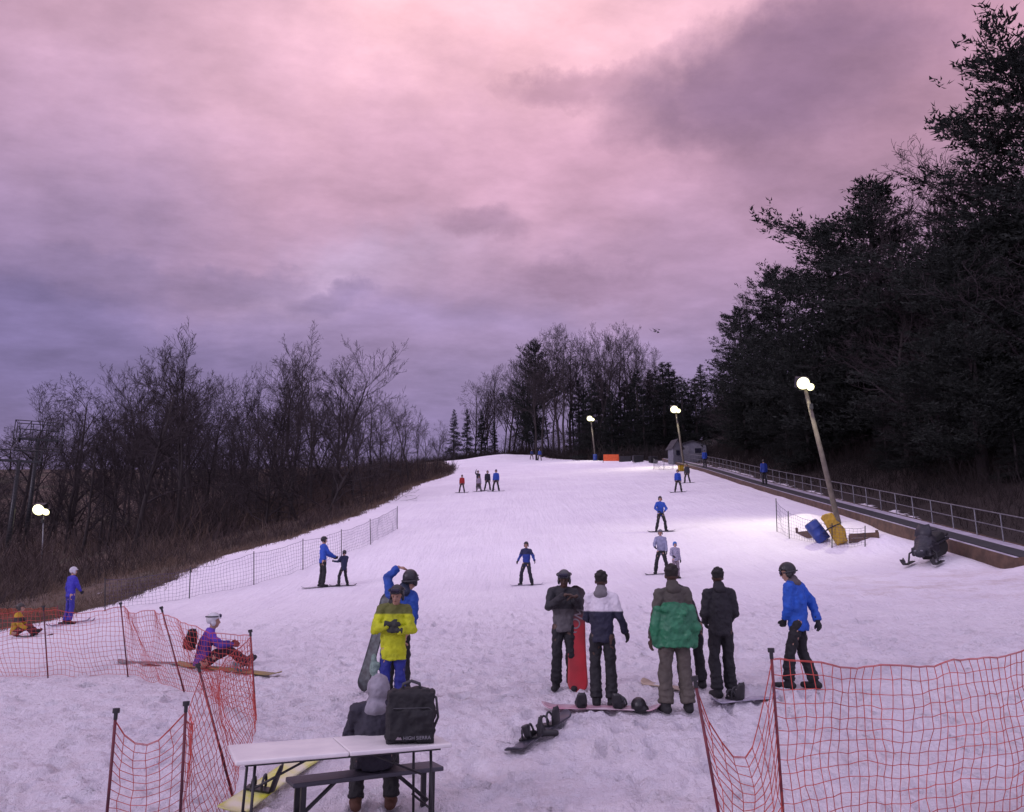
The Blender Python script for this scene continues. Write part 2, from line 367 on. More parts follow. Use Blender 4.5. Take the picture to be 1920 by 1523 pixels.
plank(1.41,.275,up=.03,tipn=.10).build('deck',mat('red_board',(.45,.02,.03),.35,(.28,.015,.02),3,split=[(.24,(.05,.035,.04))],axis='X',soft=.10),rb,True)
text('ROM',.19,'lettering',M['letter'],rb,(.20,0,.026),(0,0,R(-28)))
person('person in navy and white jacket with curly black hair seen from behind',1132,1327,1072,-14,JK_P,BLACK,dict(eR=(.25,.0,1.16),wR=(.31,.12,.95),eL=(-.215,.1,1.14),wL=(-.13,.28,1.1),aL=(-.09,-.02,.09),aR=(.11,.02,.09),hed=(0,.02,1.635)),
  hair=(.012,.009,.008),gloves=BLACK,skin='dark',q=0,scarf=(.16,.15,.16),look=(10,-5,0))
pq,jq,sq=person('person in olive top with green coat slung around the hips seen from behind',1270,1338,1060,4,(.070,.064,.052),(.088,.076,.062),dict(eL=(-.235,-.02,1.12),wL=(-.27,.06,.86),eR=(.225,.06,1.14),wR=(.12,.26,1.08),aL=(-.14,-.02,.09),aR=(.14,-.02,.09),kL=(-.12,.03,.5),kR=(.12,.03,.5)),
  hair=(.015,.011,.009),skin='dark',q=0,legs=1.12,puff=1.02,look=(-8,-4,0),scarf=(.062,.056,.046))
gj=MB()
gj.cap((0,-.01,.78),.232,(0,-.01,1.0),.238,.75,(1,0,0),(1,0)); gj.cap((0,-.01,1.0),.238,(0,-.01,1.20),.215,.75,(1,0,0))
for s_ in(-1,1):
    gj.cap((s_*.20,-.03,1.22),.07,(s_*.25,-.05,1.02),.070); gj.cap((s_*.25,-.05,1.02),.068,(s_*.225,-.02,.82),.055)
gj.cap((-.17,-.12,1.23),.045,(.10,-.15,1.18),.045); gj.cap((.02,-.16,1.18),.035,(.13,-.15,.90),.045)
gj.build('slung_coat',mat('green_coat',(.02,.18,.08),.5,(.012,.12,.055),5,.9,11),pq,vox=.012,si=4,disp=.06)
person('person in black with grey hat mostly hidden behind the olive and green one',1302,1292,1066,10,(.03,.028,.03),BLACK,dict(pel=(-.02,0,.93),che=(-.12,0,1.24),nek=(-.22,0,1.43),hed=(-.27,.02,1.6),sL=(-.36,0,1.38),sR=(-.06,0,1.40),eL=(-.34,.1,1.12),eR=(.0,.08,1.15),wR=(-.06,.3,1.1),wL=(-.3,.25,1.05)),
  hair=(.11,.08,.06),skin='tan',q=1,gloves=BLACK)
person('person all in black with bare dark head seen from behind',1358,1309,1066,6,(.011,.011,.015),(.009,.009,.012),dict(eL=(-.225,.0,1.14),wL=(-.15,.18,1.0),eR=(.225,.0,1.14),wR=(.15,.18,1.0),aL=(-.10,-.04,.09),aR=(.13,.05,.09)),
  hair=(.010,.008,.008),skin='dark',q=0,gloves=BLACK,look=(0,-6,0),puff=1.06,legs=1.05,scarf=(.013,.013,.016))
person('person in bright blue jacket and black helmet standing by the right safety net',1506,1293,1053,58,BLUE,BLACK,dict(hed=(-.02,.10,1.61),nek=(0,.05,1.46),che=(0,.01,1.25),sL=(-.15,.07,1.40),sR=(.15,-.03,1.40),eR=(.20,-.17,1.17),wR=(.13,-.24,.93),eL=(-.20,.08,1.13),wL=(-.12,.16,.95),aL=(-.12,.16,.09),kL=(-.11,.12,.5),aR=(.13,-.14,.09),kR=(.11,.0,.5)),
  helmet=(.012,.012,.013),goggles=2,gloves=BLACK,skin='light',q=0,look=(12,-12,0),puff=1.08,long=.04,scarf=(.1,.08,.09))
person('person in lime yellow jacket and black helmet with folded arms',733,1345,1095,188,JK_L,(.015,.025,.22),dict(hed=(-.03,.06,1.61),che=(.01,0,1.25),eL=(-.25,.07,1.15),eR=(.25,.07,1.15),wL=(-.05,.23,1.15),wR=(.06,.23,1.23),dL=(.9,.1,.1),dR=(-.9,.1,-.1),nL=(0,-1,0),nR=(0,-1,0)),
  helmet=(.015,.015,.018),goggles=1,gloves=(.03,.035,.03),skin='light',q=0,look=(-14,-14,0),puff=1.12,long=.09,scarf=(.03,.03,.03))
person('person in blue jacket raising an arm behind the lime yellow jacket',741,1322,1066,-4,(.015,.07,.36),BLACK,dict(che=(.03,0,1.25),nek=(.08,0,1.45),hed=(.16,.02,1.60),sL=(-.10,0,1.41),sR=(.20,0,1.38),eL=(-.17,.06,1.63),wL=(-.03,.08,1.77),dL=(.6,.3,-.05),nL=(0,.2,-1),eR=(.22,0,1.12),wR=(.16,.16,.98)),
  helmet=(.02,.02,.025),goggles=2,skin='light',q=0,puff=1.0,look=(-20,8,0),scarf=(.02,.03,.06))
b0=hit(677,1300)+V((0,-.05,.03)); b1=b0+V((.33,.12,1.38))
sbd=thing('snowboard','dark patterned snowboard carried upright at the lime jacket side','snowboard',(b0+b1)/2)
d=(b1-b0).normalized(); yv=V((.75,-.5,0)); yv=(yv-d*yv.dot(d)).normalized(); sbd.rotation_euler=Matrix((d,yv,d.cross(yv))).transposed().to_euler()
plank((b1-b0).length,.23,up=.05,tipn=.11).build('deck',mat('patterned_board',(.012,.012,.015),.4,(.07,.09,.09),12),sbd,True)
tw=MB()
tw.ell((0,0,0),(.055,.035,.11)); tw.ell((.02,0,-.10),(.04,.03,.07)); tw.ell((.0,0,.10),(.035,.03,.07)); tw.ell((.06,0,.02),(.02,.02,.05))
o=tw.build('mitten',mat('pale_mitten',(.22,.32,.27),.8,(.10,.16,.14),25),None,vox=.012,si=1,disp=.03); o.location=hit(700,1345)+V((.0,-.1,.60)); tag(o,'pale green patterned mitten dangling beside the carried dark snowboard','mitten')
# table, bench, seated ------------------------------------------
def up_table():
    c0=V((-2.12,6.60,0)); u=V((.915,.40,0)).normalized(); p=V((-u.y,u.x,0)); L,W=1.76,.70
    c=c0+u*L/2+p*W/2; gz=G(c.x,c.y)
    t=thing('folding_table','white folding table standing in front of the dark bench','table',(c.x,c.y,gz),math.atan2(u.y,u.x))
    tz=.75-gz
    a=MB(); 
    for s in(-1,1): a.box((s*(L/4+.001),0,tz-.018),(L/2-.004,W,.036))
    a.build('tabletop',M['white'],t,bev=.012)
    fr=MB(); 
    for sy in(-1,1): fr.box((0,sy*(W/2-.08),tz-.05),(L-.16,.02,.02))
    fr.build('frame',M['darkmetal'],t)
    for sx in(-1,1):
        for sy in(-1,1):
            l=MB(); x=sx*(L/2-.16); l.tube([(x,sy*(W/2-.1),tz-.05),(x+sx*.02,sy*(W/2-.08),0)],.012,8); l.build('leg',M['darkmetal'],t,True)
        l=MB(); l.tube([(sx*(L/2-.16),-(W/2-.1),.22),(sx*(L/2-.16),(W/2-.1),.22)],.010,8); l.tube([(sx*(L/2-.16),0,tz-.3),(sx*.18,0,tz-.06)],.010,8); l.build('brace',M['darkmetal'],t,True)
up_table()
def bench():
    a=V((-1.90,7.38,0)); b=V((-.69,8.03,0)); c=(a+b)/2; L=(b-a).length; gz=G(c.x,c.y)
    t=thing('bench','dark grey bench behind the white folding table','bench',(c.x,c.y,gz),math.atan2(b.y-a.y,b.x-a.x))
    s=MB(); s.box((0,0,.385),(L,.28,.04)); s.build('seat',mat('bench_top',(.055,.055,.07),.5,(.04,.04,.055),4,.2,30),t,bev=.01)
    for sx in(-1,1):
        for sy in (-1,1):
            l=MB(); l.box((sx*(L/2-.10),sy*.10,.183),(.045,.035,.365)); l.build('leg',M['darkmetal'],t)
        l=MB(); l.tube([(sx*(L/2-.10),0,.10),(sx*(L/2-.42),0,.365)],.018,8); l.build('brace',M['darkmetal'],t)
bench()
sp=V((-1.25,7.80,G(-1.25,7.80)))
person('person in grey hood sitting on the bench with back turned',0,0,0,8,(.024,.023,.038),(.014,.013,.016),dict(pel=(0,-.02,.53),che=(0,-.03,.82),nek=(0,0,1.02),hed=(.02,.04,1.16),sL=(-.175,-.01,.97),sR=(.175,-.01,.97),eL=(-.25,.12,.72),eR=(.25,.12,.72),wL=(-.14,.32,.62),wR=(.14,.32,.62),
  hL=(-.09,0,.51),hR=(.09,0,.51),kL=(-.17,.40,.50),kR=(.17,.40,.50),aL=(-.17,.20,.09),aR=(.17,.22,.09)),q=0,hood=(.27,.26,.30),boots=(.09,.035,.018),loc=sp,scale=.93,puff=1.15,gloves=BLACK)
bag=thing('bag','black boot bag standing on the white folding table','bag',(-.88,7.38,.751),R(10))
m=MB(); m.box((0,0,.205),(.40,.23,.41)); m.box((0,-.02,.15),(.36,.25,.25)); m.box((0,0,.415),(.32,.18,.04))
m.build('bag_body',cloth((.009,.009,.011)),bag,vox=.012,si=5,disp=.06)
m=MB(); m.tube([(-.08,-.02,.42),(-.07,-.02,.475),(0,-.02,.50),(.07,-.02,.475),(.08,-.02,.42)],.014,8); m.build('handle',M['strap'],bag,True)
m=MB(); m.tube([(-.17,-.13,.06),(-.175,-.135,.27),(-.15,-.13,.29),(.15,-.13,.29),(.175,-.135,.27),(.17,-.13,.06)],.005,6); m.build('zip',M['strap'],bag,True)
m=MB(); m.tube([(.2,0,.1),(.235,-.05,.2),(.215,-.06,.36),(.1,-.05,.44)],.012,6); m.build('shoulder_strap',M['strap'],bag,True)
text('HIGH SIERRA',.040,'lettering',mat('dim_lettering',(.22,.22,.24),.6),bag,(.05,-.166,.055),(R(90),0,0))
m=MB(); m.prism([(-.13,.045),(-.11,.072),(-.10,.06),(-.09,.068),(-.075,.045)],-.168,-.166); m.build('emblem',M['letter'],bag)
snowboard('white and yellow snowboard lying on the snow under the folding table',hit(418,1545),hit(592,1422),mat('yellow_white_board',(.55,.58,.04),.35,(.6,.6,.45),4),.28,(1,0),lift=.06,roll=R(10))
snowboard('black snowboard with upright bindings lying alone in front of the group',hit(956,1422),hit(1064,1348),MB_D,.23,(1,1),roll=R(-12),lift=.04,hb=.75)
o=thing('boot_pair','pair of black boots heaped on the lone black snowboard','boots',hit(1006,1392))
o.rotation_euler=(0,0,R(35)); o.location.z+=.04
for i in range(2):
    m=MB(); x=i*.20-.12; m.cap((x,0,.05),.04,(x+.14,.07*(1-2*i),.045),.035); m.cap((x,0,.05),.043,(x-.03,.02,.15),.046,1,None,(0,1)); m.v=[(p,q_,max(r,0)) for p,q_,r in m.v]
    m.build('boot',M['blackplastic'],o,vox=.010,si=1)
snowboard('pink edged pale snowboard lying at the feet of the standing group',hit(1016,1331),hit(1240,1336),mat('pink_board',(.42,.20,.26),.35,(.5,.42,.46),3),.25,(1,1),roll=R(3),lift=.03,hb=.7)
h=MB(); hp=hit(1198,1337); h.ell((0,0,.085),(.095,.115,.10)); h.ell((.04,-.04,.05),(.08,.07,.06)); h.v=[(a,b,max(c,0)) for a,b,c in h.v]
o=h.build('helmet',cloth(BLACK,None,.4),None,vox=.012,si=1); o.location=hp; tag(o,'black helmet resting on snow at the right end of the pink edged board','helmet')
snowboard('pale snowboard with black binding lying right of the person all in black',hit(1335,1322),hit(1427,1316)+V((.25,.1,.02)),MB_W,.24,(1,0),lift=.02,hb=.8)
snowboard('beige snowboard tip showing behind the olive and green person',hit(1206,1284),hit(1300,1300),mat('beige_board',(.42,.33,.24),.4,(.35,.28,.22),3),.24,(0,0),lift=.02)
rt,j,s=person('person in purple jacket and white helmet sitting on snow inside the left net',378,1258,1158,-62,cloth((.07,.035,.28),[(.50,(.10,.04,.36))]),(.03,.010,.022),dict(pel=(0,-.02,.16),che=(0,.03,.46),nek=(0,.10,.66),hed=(0,.14,.82),sL=(-.16,.08,.60),sR=(.16,.08,.60),eL=(-.24,.24,.42),eR=(.24,.24,.42),wL=(-.16,.46,.42),wR=(.16,.46,.42),
  hL=(-.09,0,.13),hR=(.09,0,.13),kL=(-.13,.40,.34),kR=(.13,.40,.34),aL=(-.13,.72,.12),aR=(.13,.72,.12),fL=(0,.6,.6),fR=(0,.6,.6)),helmet=(.6,.6,.62),goggles=1,gloves=(.2,.04,.04),skin='light',q=1,boots=(.03,.02,.03),scale=1.02)
bk=MB(); bk.ell((0,0,.2),(.14,.10,.19)); bk.ell((0,-.08,.14),(.11,.06,.11)); bk.box((0,0,.2),(.24,.14,.3))
o=bk.build('backpack',mat('black_backpack',(.006,.007,.012),.9),None,vox=.014,si=2,disp=.03); o.location=V(rt.location)+V((-.19,-.10,.34)); o.rotation_euler=(0,R(14),R(-62)); tag(o,'black backpack worn by the seated person in purple','backpack')
snowboard('dark yellow snowboard lying on snow before the seated purple jacket',hit(335,1250),hit(527,1271),mat('mustard_board',(.28,.19,.03),.4,(.16,.14,.08),5),.22,(0,1),lift=.03,bcol=mat('teal_binding',(.05,.16,.18),.5),roll=R(4),hb=.6)
snowboard('grey and black snowboard lying left of the seated purple jacket',hit(222,1246),hit(372,1249),mat('grey_board',(.07,.07,.08),.4,(.25,.22,.24),2.2),.22,(0,0),lift=.03,roll=R(4))
rt,j,s=person('person in yellow and black jacket sitting on snow at far left',28,1195,1130,-75,cloth((.42,.26,.01),[(.42,(.03,.02,.02)),(.56,(.42,.26,.01))]),(.10,.012,.02),dict(pel=(0,-.02,.16),che=(0,.0,.46),nek=(0,.03,.66),hed=(0,.06,.82),sL=(-.16,.02,.60),sR=(.16,.02,.60),eL=(-.24,.14,.36),eR=(.24,.14,.36),wL=(-.20,.34,.25),wR=(.20,.34,.25),
  hL=(-.09,0,.13),hR=(.09,0,.13),kL=(-.15,.30,.32),kR=(.15,.30,.32),aL=(-.13,.50,.12),aR=(.13,.50,.12),fL=(0,.6,.6),fR=(0,.6,.6)),helmet=(.03,.025,.02),gloves=BLACK,q=1)
board_for(rt,.9,'dark snowboard at the feet of the seated far left person',MB_D,-8,1.1).location.x+=.5
def rider(label,px,feet,head,yaw,jk,pt,pose={},gear='board',gm=None,gl=BLACK,ang=0,short=None,**k):
    rt,j,s=person(label,px,feet,head,yaw,jk,pt,pose,gloves=gl,**k)
    who=short or label.split(' with ')[0]
    if gear=='board': board_for(rt,s,'snowboard under the '+who,gm or MB_D,ang,1.4)
    elif gear=='skis': skis_for(rt,j,s,yaw,'skis worn by the '+who,gm or SKIM)
    return rt
WIDE=dict(kL=(-.18,.10,.50),kR=(.18,.10,.50),aL=(-.25,-.02,.09),aR=(.25,-.02,.09),pel=(0,-.03,.88),hL=(-.09,0,.86),hR=(.09,0,.86))
rider('person in blue suit and white helmet on skis at far left',126,1171,1062,-35,(.04,.035,.42),(.035,.03,.30),dict(eR=(.22,.10,1.16),wR=(.18,.22,1.02)),'skis',helmet=(.6,.6,.65),q=1)
rider('person in blue jacket holding the hands of a child',603,1101,1005,-55,(.02,.08,.45),BLACK,dict(eL=(-.2,.14,1.18),eR=(.2,.14,1.18),wL=(-.12,.42,1.05),wR=(.12,.42,1.05)),'board',ang=10,helmet=BLACK,q=1)
rider('child in navy jacket and black helmet being held by the hand',643,1099,1031,40,NAVY,BLACK,{**WIDE,'eL':(-.28,.1,1.2),'wL':(-.38,.35,1.22),'eR':(.24,.16,1.2),'wR':(.1,.4,1.2)},'board',ang=-5,helmet=BLACK,q=1)
rider('person in navy and blue jacket riding alone in mid slope',987,1098,1015,160,cloth((.012,.04,.26),[(1.25,(.01,.015,.06))]),(.01,.01,.02),{**WIDE,'eL':(-.29,0,1.2),'wL':(-.38,.08,1.0),'eR':(.26,0,1.2),'wR':(.33,.12,.98)},'board',MB_W,ang=-2,helmet=BLACK,q=1)
rider('person in blue jacket below the middle lamp pole',1240,997,930,185,(.015,.07,.42),BLACK,{**WIDE,'eL':(-.3,.05,1.16),'wL':(-.15,.2,1.0),'eR':(.3,.05,1.16),'wR':(.15,.2,1.0)},'board',ang=-4,helmet=BLACK,q=1)
rider('person in pale lavender jacket beside a blue helmeted child',1241,1077,992,165,JK_K,BLACK,{**WIDE,'eR':(.26,.05,1.16),'wR':(.2,.25,1.05)},'board',ang=8,helmet=(.12,.12,.15),q=1)
rider('child in patterned pale jacket and bright blue helmet',1268,1085,1015,190,mat('patterned_jacket',(.45,.40,.5),.8,(.12,.14,.22),28),(.2,.16,.2),{'eR':(.26,.05,1.16),'wR':(.2,.25,1.05)},None,helmet=(.01,.16,.55),q=1)
rider('person in blue jacket left of a dark rider near the yellow box',1272,923,880,175,(.012,.06,.42),BLACK,WIDE,'board',ang=3,helmet=BLACK,q=2,short='blue rider near the yellow box')
rider('person in dark clothing right of the upslope blue jacket',1289,906,869,150,(.02,.02,.03),BLACK,WIDE,'board',helmet=BLACK,q=2)
rider('person in red jacket at left end of the far group',866,924,890,180,(.35,.015,.02),(.03,.01,.015),WIDE,'board',helmet=BLACK,q=2)
rider('child in pale patterned jacket in the far group',898,922,892,180,(.30,.25,.32),(.05,.04,.05),WIDE,'board',helmet=BLACK,q=2)
rider('person in black with arm raised at the back of the far group',896,917,882,200,(.02,.02,.03),BLACK,{'eR':(.26,.05,1.5),'wR':(.22,.1,1.75)},None,helmet=BLACK,q=2)
rider('person in black jacket in the centre of the far group',914,920,882,190,(.015,.015,.03),BLACK,WIDE,'board',helmet=BLACK,q=2)
rider('person in blue jacket at right end of the far group',930,922,880,170,(.015,.06,.36),BLACK,WIDE,'board',ang=5,helmet=(.02,.03,.08),q=2)
rider('person in dark jacket at the crest of the slope',997,862,843,180,(.02,.03,.12),BLACK,WIDE,None,helmet=BLACK,q=2)
rider('person in blue jacket at the crest of the slope',1012,864,842,180,(.02,.05,.28),BLACK,WIDE,None,helmet=BLACK,q=2)
# ---------------------------------------------------------------- conveyor
def ZL(y): return max(ZLL(y),G(XC(y),y)+.22,G(XC(y)-.7,y)+.20,G(XC(y)+.7,y)+.20)
cv=thing('conveyor_lift','long ground conveyor with black belt along right side of the slope','conveyor lift',(XC(25),25,G(XC(25),25)))
off=V(cv.location)
def strip(x0,x1,dz,thick,name,m,y0=20,y1=108,parent=cv,step=1.0,skirt=False):
    mb=MB(); vs=[]; ys=[y0+i*step for i in range(int((y1-y0)/step)+1)]
    for y in ys:
        z=ZL(y)+dz; b=z-thick
        if skirt: b=min(G(XC(y)+x0,y),G(XC(y)+x1,y))-.25
        for x,zz in((x0,z),(x1,z),(x1,b),(x0,b)): vs.append(V((XC(y)+x,y,zz))-off)
    n=len(ys); fs=[(i*4+k,i*4+(k+1)%4,(i+1)*4+(k+1)%4,(i+1)*4+k) for i in range(n-1) for k in range(4)]+[(0,1,2,3),((n-1)*4+3,(n-1)*4+2,(n-1)*4+1,(n-1)*4)]
    mb.add(vs,fs); return mb.build(name,m,parent)
strip(-.66,-.60,.05,0,'side_board',M['wood'],skirt=True)
strip(-.595,-.36,.03,.1,'walkway_strip',M['deck']); strip(-.35,.45,.06,.12,'belt',M['belt']); strip(.46,1.1,.03,.1,'walkway_strip',M['deck'])
strip(1.11,1.17,.06,0,'side_board',M['wood'],skirt=True)
rl=thing('handrail','grey steel handrail running along the ground conveyor','handrail',(XC(25)+1.0,25,ZL(25)))
ro=V(rl.location)
def RP(y,h): return V((XC(y)+1.0,y,ZL(y)+h))-ro
y=21.5
while y<100:
    m=MB(); m.tube([RP(y,.0),RP(y,1.02)],.022,6); m.build('post',M['steel'],rl); y+=1.75
for h in(.55,1.02):
    m=MB(); m.tube([RP(20.6+i*.875,h) for i in range(92)],.021,6); m.build('rail',M['steel'],rl,True)
for (yy,lb,c,hm) in((57,'person in blue and black jacket riding the conveyor lower down',(.012,.04,.26),BLACK),(80,'person in blue jacket riding the conveyor near the hut',(.015,.06,.36),(.02,.02,.05))):
    person(lb,0,0,0,10,c,BLACK,{},helmet=hm,q=2,gloves=BLACK,loc=(XC(yy)+.05,yy,ZL(yy)+.065),scale=1.0,puff=1.15)
for (a,b,h,lb) in((hit(1494,1000),hit(1540,1012),.32,'short brown retaining plank wall left of the blue barrel'),(hit(1594,1018),hit(1648,1008),.36,'brown retaining plank wall right of the yellow pad')):
    w=thing('plank_wall',lb,'plank wall',a); d=b-a
    m=MB()
    for k in range(2):
        z0=k*h/2; Mx=Matrix.Rotation(math.atan2(d.y,d.x),3,'Z'); m.box(d/2+V((0,0,z0+h/4-.08)),(d.length,.05,h/2-.006),Mx)
    m.build('boards',M['wood'],w)
    for t in(0.03,.97):
        m=MB(); m.box(d*t+V((0,.06,h/2-.1)),(.09,.07,h+.06)); m.build('post',M['wood'],w)
def barrel(label,loc,rot,s=1,mt='barrel'):
    t=thing('barrel',label,'barrel',loc); t.rotation_euler=rot; t.scale=(s,)*3
    m=MB(); pr=[(0,.27),(.03,.29),(.28,.295),(.30,.31),(.32,.295),(.58,.295),(.60,.31),(.62,.295),(.86,.29),(.9,.27)]
    m.tube([(0,0,z) for z,r in pr],[r for z,r in pr],20); m.build('drum',M[mt],t,True)
    m=MB(); m.tube([(0,0,.9),(0,0,.92)],[.25,.25],20); m.tube([(.14,0,.92),(.14,0,.94)],.04,8); m.build('lid',M['darkmetal'],t)
b_=hit(1546,1013); barrel('dark blue plastic barrel leaning on planks beside the yellow pad',b_+V((0,0,-.03)),(R(-10),R(-32),0),1.0)
y_=hit(1580,1019); t=thing('crash_pad','yellow crash pad leaning at the foot of the nearest lamp pole','crash pad',y_); t.rotation_euler=(R(-6),R(-24),R(-20))
m=MB(); m.box((0,0,.62),(.46,.34,1.24)); m.ell((.05,0,.5),(.3,.2,.45)); m.ell((-.04,0,1.2),(.24,.17,.12)); m.build('pad',M['yellow'],t,vox=.03,si=5,disp=.08)
m=MB(); m.cap((0,0,.70),.315,(0,0,.74),.315,.72,(1,0,0),(1,1)); m.build('strap',M['darkmetal'],t,True)
barrel('small blue barrel at the top of the slope left of the orange banner',hit(1116,864),(0,0,0),1.1)
# lamps ---------------------------------------------------------
def lamp(label,base,top,r,pw,heads=2,energy=900,dirn=(-.6,-.2,-1),hs=1.0):
    t=thing('lamp_post',label,'lamp post',base,0,'floodlight poles around the slope'); tp=top-base
    m=MB(); m.tube([(0,0,-.2),tp*.5,tp],[r,r*.85,r*.65],10); m.build('pole',pw,t,True)
    m=MB(); m.tube([tp+V((-.3,0,-.05)),tp+V((.25,0,-.05))],.04,6); m.build('crossarm',M['darkmetal'],t)
    for i in range(heads):
        x=(-.12+i*.26)*hs if heads>1 else -.12; hd=MB(); c=tp+V((x,-.05,.12+.20*(1-i))); k_=(1.25,.75)[i]; Mx=Matrix.Rotation(R(25),3,'X')@Matrix.Scale(hs*k_,3); hd.box(c,(.34,.22,.30),Mx); h=hd.build('floodlight',M['darkmetal'],t,bev=.03)
        l=MB(); l.ell((0,0,0),(.18,.10,.17)); l.v=[tuple(c+Mx@V((a,b-.12,z))) for a,b,z in l.v]; l.build('lamp_glass',M['lamp'],h,True)
    bx=MB(); bx.box(tp*.86+V((0,-r-.05,0)),(.16,.1,.25)); bx.build('ballast_box',M['darkmetal'],t,bev=.01)
    ld=bpy.data.lights.new('lamp_light','SPOT'); ld.energy=energy; ld.color=(1,.95,.68); ld.spot_size=R(110); ld.spot_blend=1; ld.shadow_soft_size=.2
    lo=bpy.data.objects.new('lamp_light',ld); col.objects.link(lo); lo.parent=t; lo.location=tp+V((-.15,-.5,.0)); lo.rotation_euler=V(dirn).to_track_quat('-Z','Y').to_euler()
def topat(y,px,py):
    z=zat(y,py); return V(((px-960)/F*(y*CT+(z-2.1)*ST),y,z))
b=hit(1582,985)+V((0,.5,.1)); b.z=G(b.x,b.y); lamp('leaning wooden lamp post with lit floodlights nearest at right',b,topat(b.y,1510,730),.13,M['polewood'],2,1300,(-.5,-.1,-1),1.35)
b=hit(1283,874); lamp('lamp post with lit floodlights beside the small hut',b,topat(b.y,1267,772),.13,M['polewood'],2,2800,(-.6,-.1,-1),1.9)
b=gat(1117,126); lamp('farthest lamp post with lit floodlights at top of the slope',b,topat(b.y,1108,788),.13,M['polewood'],2,1200,(-.3,-.3,-1),1.9)
b=gat(78,58); lamp('low lamp post with lit floodlights among brush at far left',b,topat(b.y,82,962),.06,M['steel'],2,500,(0,-.5,-1),1.9)
# snowmobile ----------------------------------------------------
def snowmobile():
    g=hit(1746,1054); t=thing('snowmobile','dark parked snowmobile on the snow beside the conveyor','snowmobile',g+V((0,0,.02))) 
    f=Matrix.Rotation(R(226),3,'Z')@V((1,0,0)); a_=g+f*1.2; b_=g-f*1.2; a_.z=G(a_.x,a_.y); b_.z=G(b_.x,b_.y); t.rotation_euler=orient(b_,a_).to_euler(); t.location.z=(a_.z+b_.z)/2+.05
    ma=mat('snowmobile_body',(.012,.012,.018),.5,(.018,.018,.028),3); m=MB()
    m.cap((.95,0,.42),.19,(.35,0,.64),.33,.9,(0,1,0)); m.cap((.35,0,.66),.31,(-.1,0,.66),.24,1); m.box((.35,0,.42),(1.0,.60,.28)); m.build('cowling',ma,t,vox=.025,si=3,disp=.04)
    m=MB(); m.prism([(-1.25,.55),(-1.2,.78),(-.9,.84),(-.2,.76),(.05,.84),(.05,.55)],-.22,.22); m.build('seat',M['rubber'],t,bev=.06)
    m=MB(); m.prism([(-1.35,.12),(-1.45,.30),(-1.30,.48),(-.1,.50),(.35,.30),(.2,.06),(-1.1,.04)],-.2,.2); m.build('track',M['rubber'],t,bev=.04)
    m=MB(); m.prism([(-1.45,.50),(-1.5,.56),(.1,.56),(.1,.50)],-.27,.27); m.build('running_board',ma,t,bev=.02)
    m=MB(); m.prism([(-1.62,.60),(-1.2,.60),(-1.2,.64),(-1.60,.70)],-.2,.2); m.build('rear_rack',M['darkmetal'],t)
    w=MB(); vs=[]
    for a,zz,xx,ww in((0,.88,.52,.28),(1,1.06,.38,.26),(2,1.24,.26,.18)):
        for k in range(7): q=-1+k/3; vs.append((xx-.12*q*q,ww*q,zz))
    w.add(vs,[(i*7+k,i*7+k+1,(i+1)*7+k+1,(i+1)*7+k) for i in range(2) for k in range(6)]); o=w.build('windshield',ma,t,True); s=o.modifiers.new('s','SOLIDIFY'); s.thickness=.01
    h=MB(); h.tube([(.2,0,.8),(.05,0,1.0)],.025,8); h.tube([(-.02,-.36,1.02),(.05,-.12,1.0),(.05,.12,1.0),(-.02,.36,1.02)],.02,8); h.build('handlebar',M['darkmetal'],t,True)
    for sy in(-1,1):
        s=MB(); n=16; vs=[]
        for i in range(n+1):
            x=.35+1.05*i/n; z=.03+.22*max(0,(i/n-.7)/.3)**1.7
            vs+=[(x,sy*.46-.07,z),(x,sy*.46+.07,z),(x,sy*.46+.07,z+.03),(x,sy*.46-.07,z+.03)]
        s.add(vs,[(i*4+k,i*4+(k+1)%4,(i+1)*4+(k+1)%4,(i+1)*4+k) for i in range(n) for k in range(4)]+[(0,1,2,3),(n*4+3,n*4+2,n*4+1,n*4)])
        s.tube([(1.38,sy*.46,.24),(1.25,sy*.46,.30),(1.1,sy*.46,.16)],.014,6)
        so=s.build('ski',M['blackplastic'],t); k=MB(); k.tube([(.8,sy*.46,.06),(.72,sy*.42,.35),(.6,sy*.24,.48)],.03,8); k.build('suspension_arm',M['darkmetal'],so)
        l=MB(); l.ell((1.10,sy*.10,.50),(.03,.05,.03)); l.build('headlight',mat('headlight_glass',(.15,.15,.17),.2),t,True)
snowmobile()
def house(name,label,cat,g,rz,W,Dp,Hh,rise,wm,windows,door,chim=False,over=.2):
    t=thing(name,label,cat,g,rz)
    m=MB(); m.prism([(-W/2,-.5),(W/2,-.5),(W/2,Hh),(0,Hh+rise),(-W/2,Hh)],-Dp/2,Dp/2); m.build('wall',wm,t)
    m=MB()
    for s in(-1,1):
        m.prism([(0,Hh+rise+.02),(s*(W/2+over),Hh-rise*over*2/W+.02),(s*(W/2+over),Hh-rise*over*2/W+.12),(0,Hh+rise+.12)],-Dp/2-over,Dp/2+over)
    r=m.build('roof',M['roof'],t)
    if chim:
        m=MB(); m.box((W*.22,0,Hh+rise+.5),(.8,.8,2.4)); m.build('chimney',M['roof'],r)
    for (x,z,w,h) in windows:
        m=MB(); m.box((x,-Dp/2-.02,z),(w+.16,.06,h+.16)); f=m.build('window',M['steel'],t); m=MB(); m.box((x,-Dp/2-.055,z),(w,.02,h)); m.build('pane',M['glass'],f)
    if door:
        m=MB(); m.box((door[0],-Dp/2-.02,.98),(.85,.05,1.95)); d_=m.build('door',M['steel'],t); m=MB(); m.ell((door[0]+.3,-Dp/2-.07,1.0),(.04,.04,.04)); m.build('handle',M['darkmetal'],d_)
    return t
g=gat(1297,101); g.z-=.1; house('hut','small grey operator hut at the top of the conveyor','hut',g,R(-6),3.4,2.6,2.0,.55,M['hutwall'],[(.7,1.35,.8,.6)],(-.8,0))
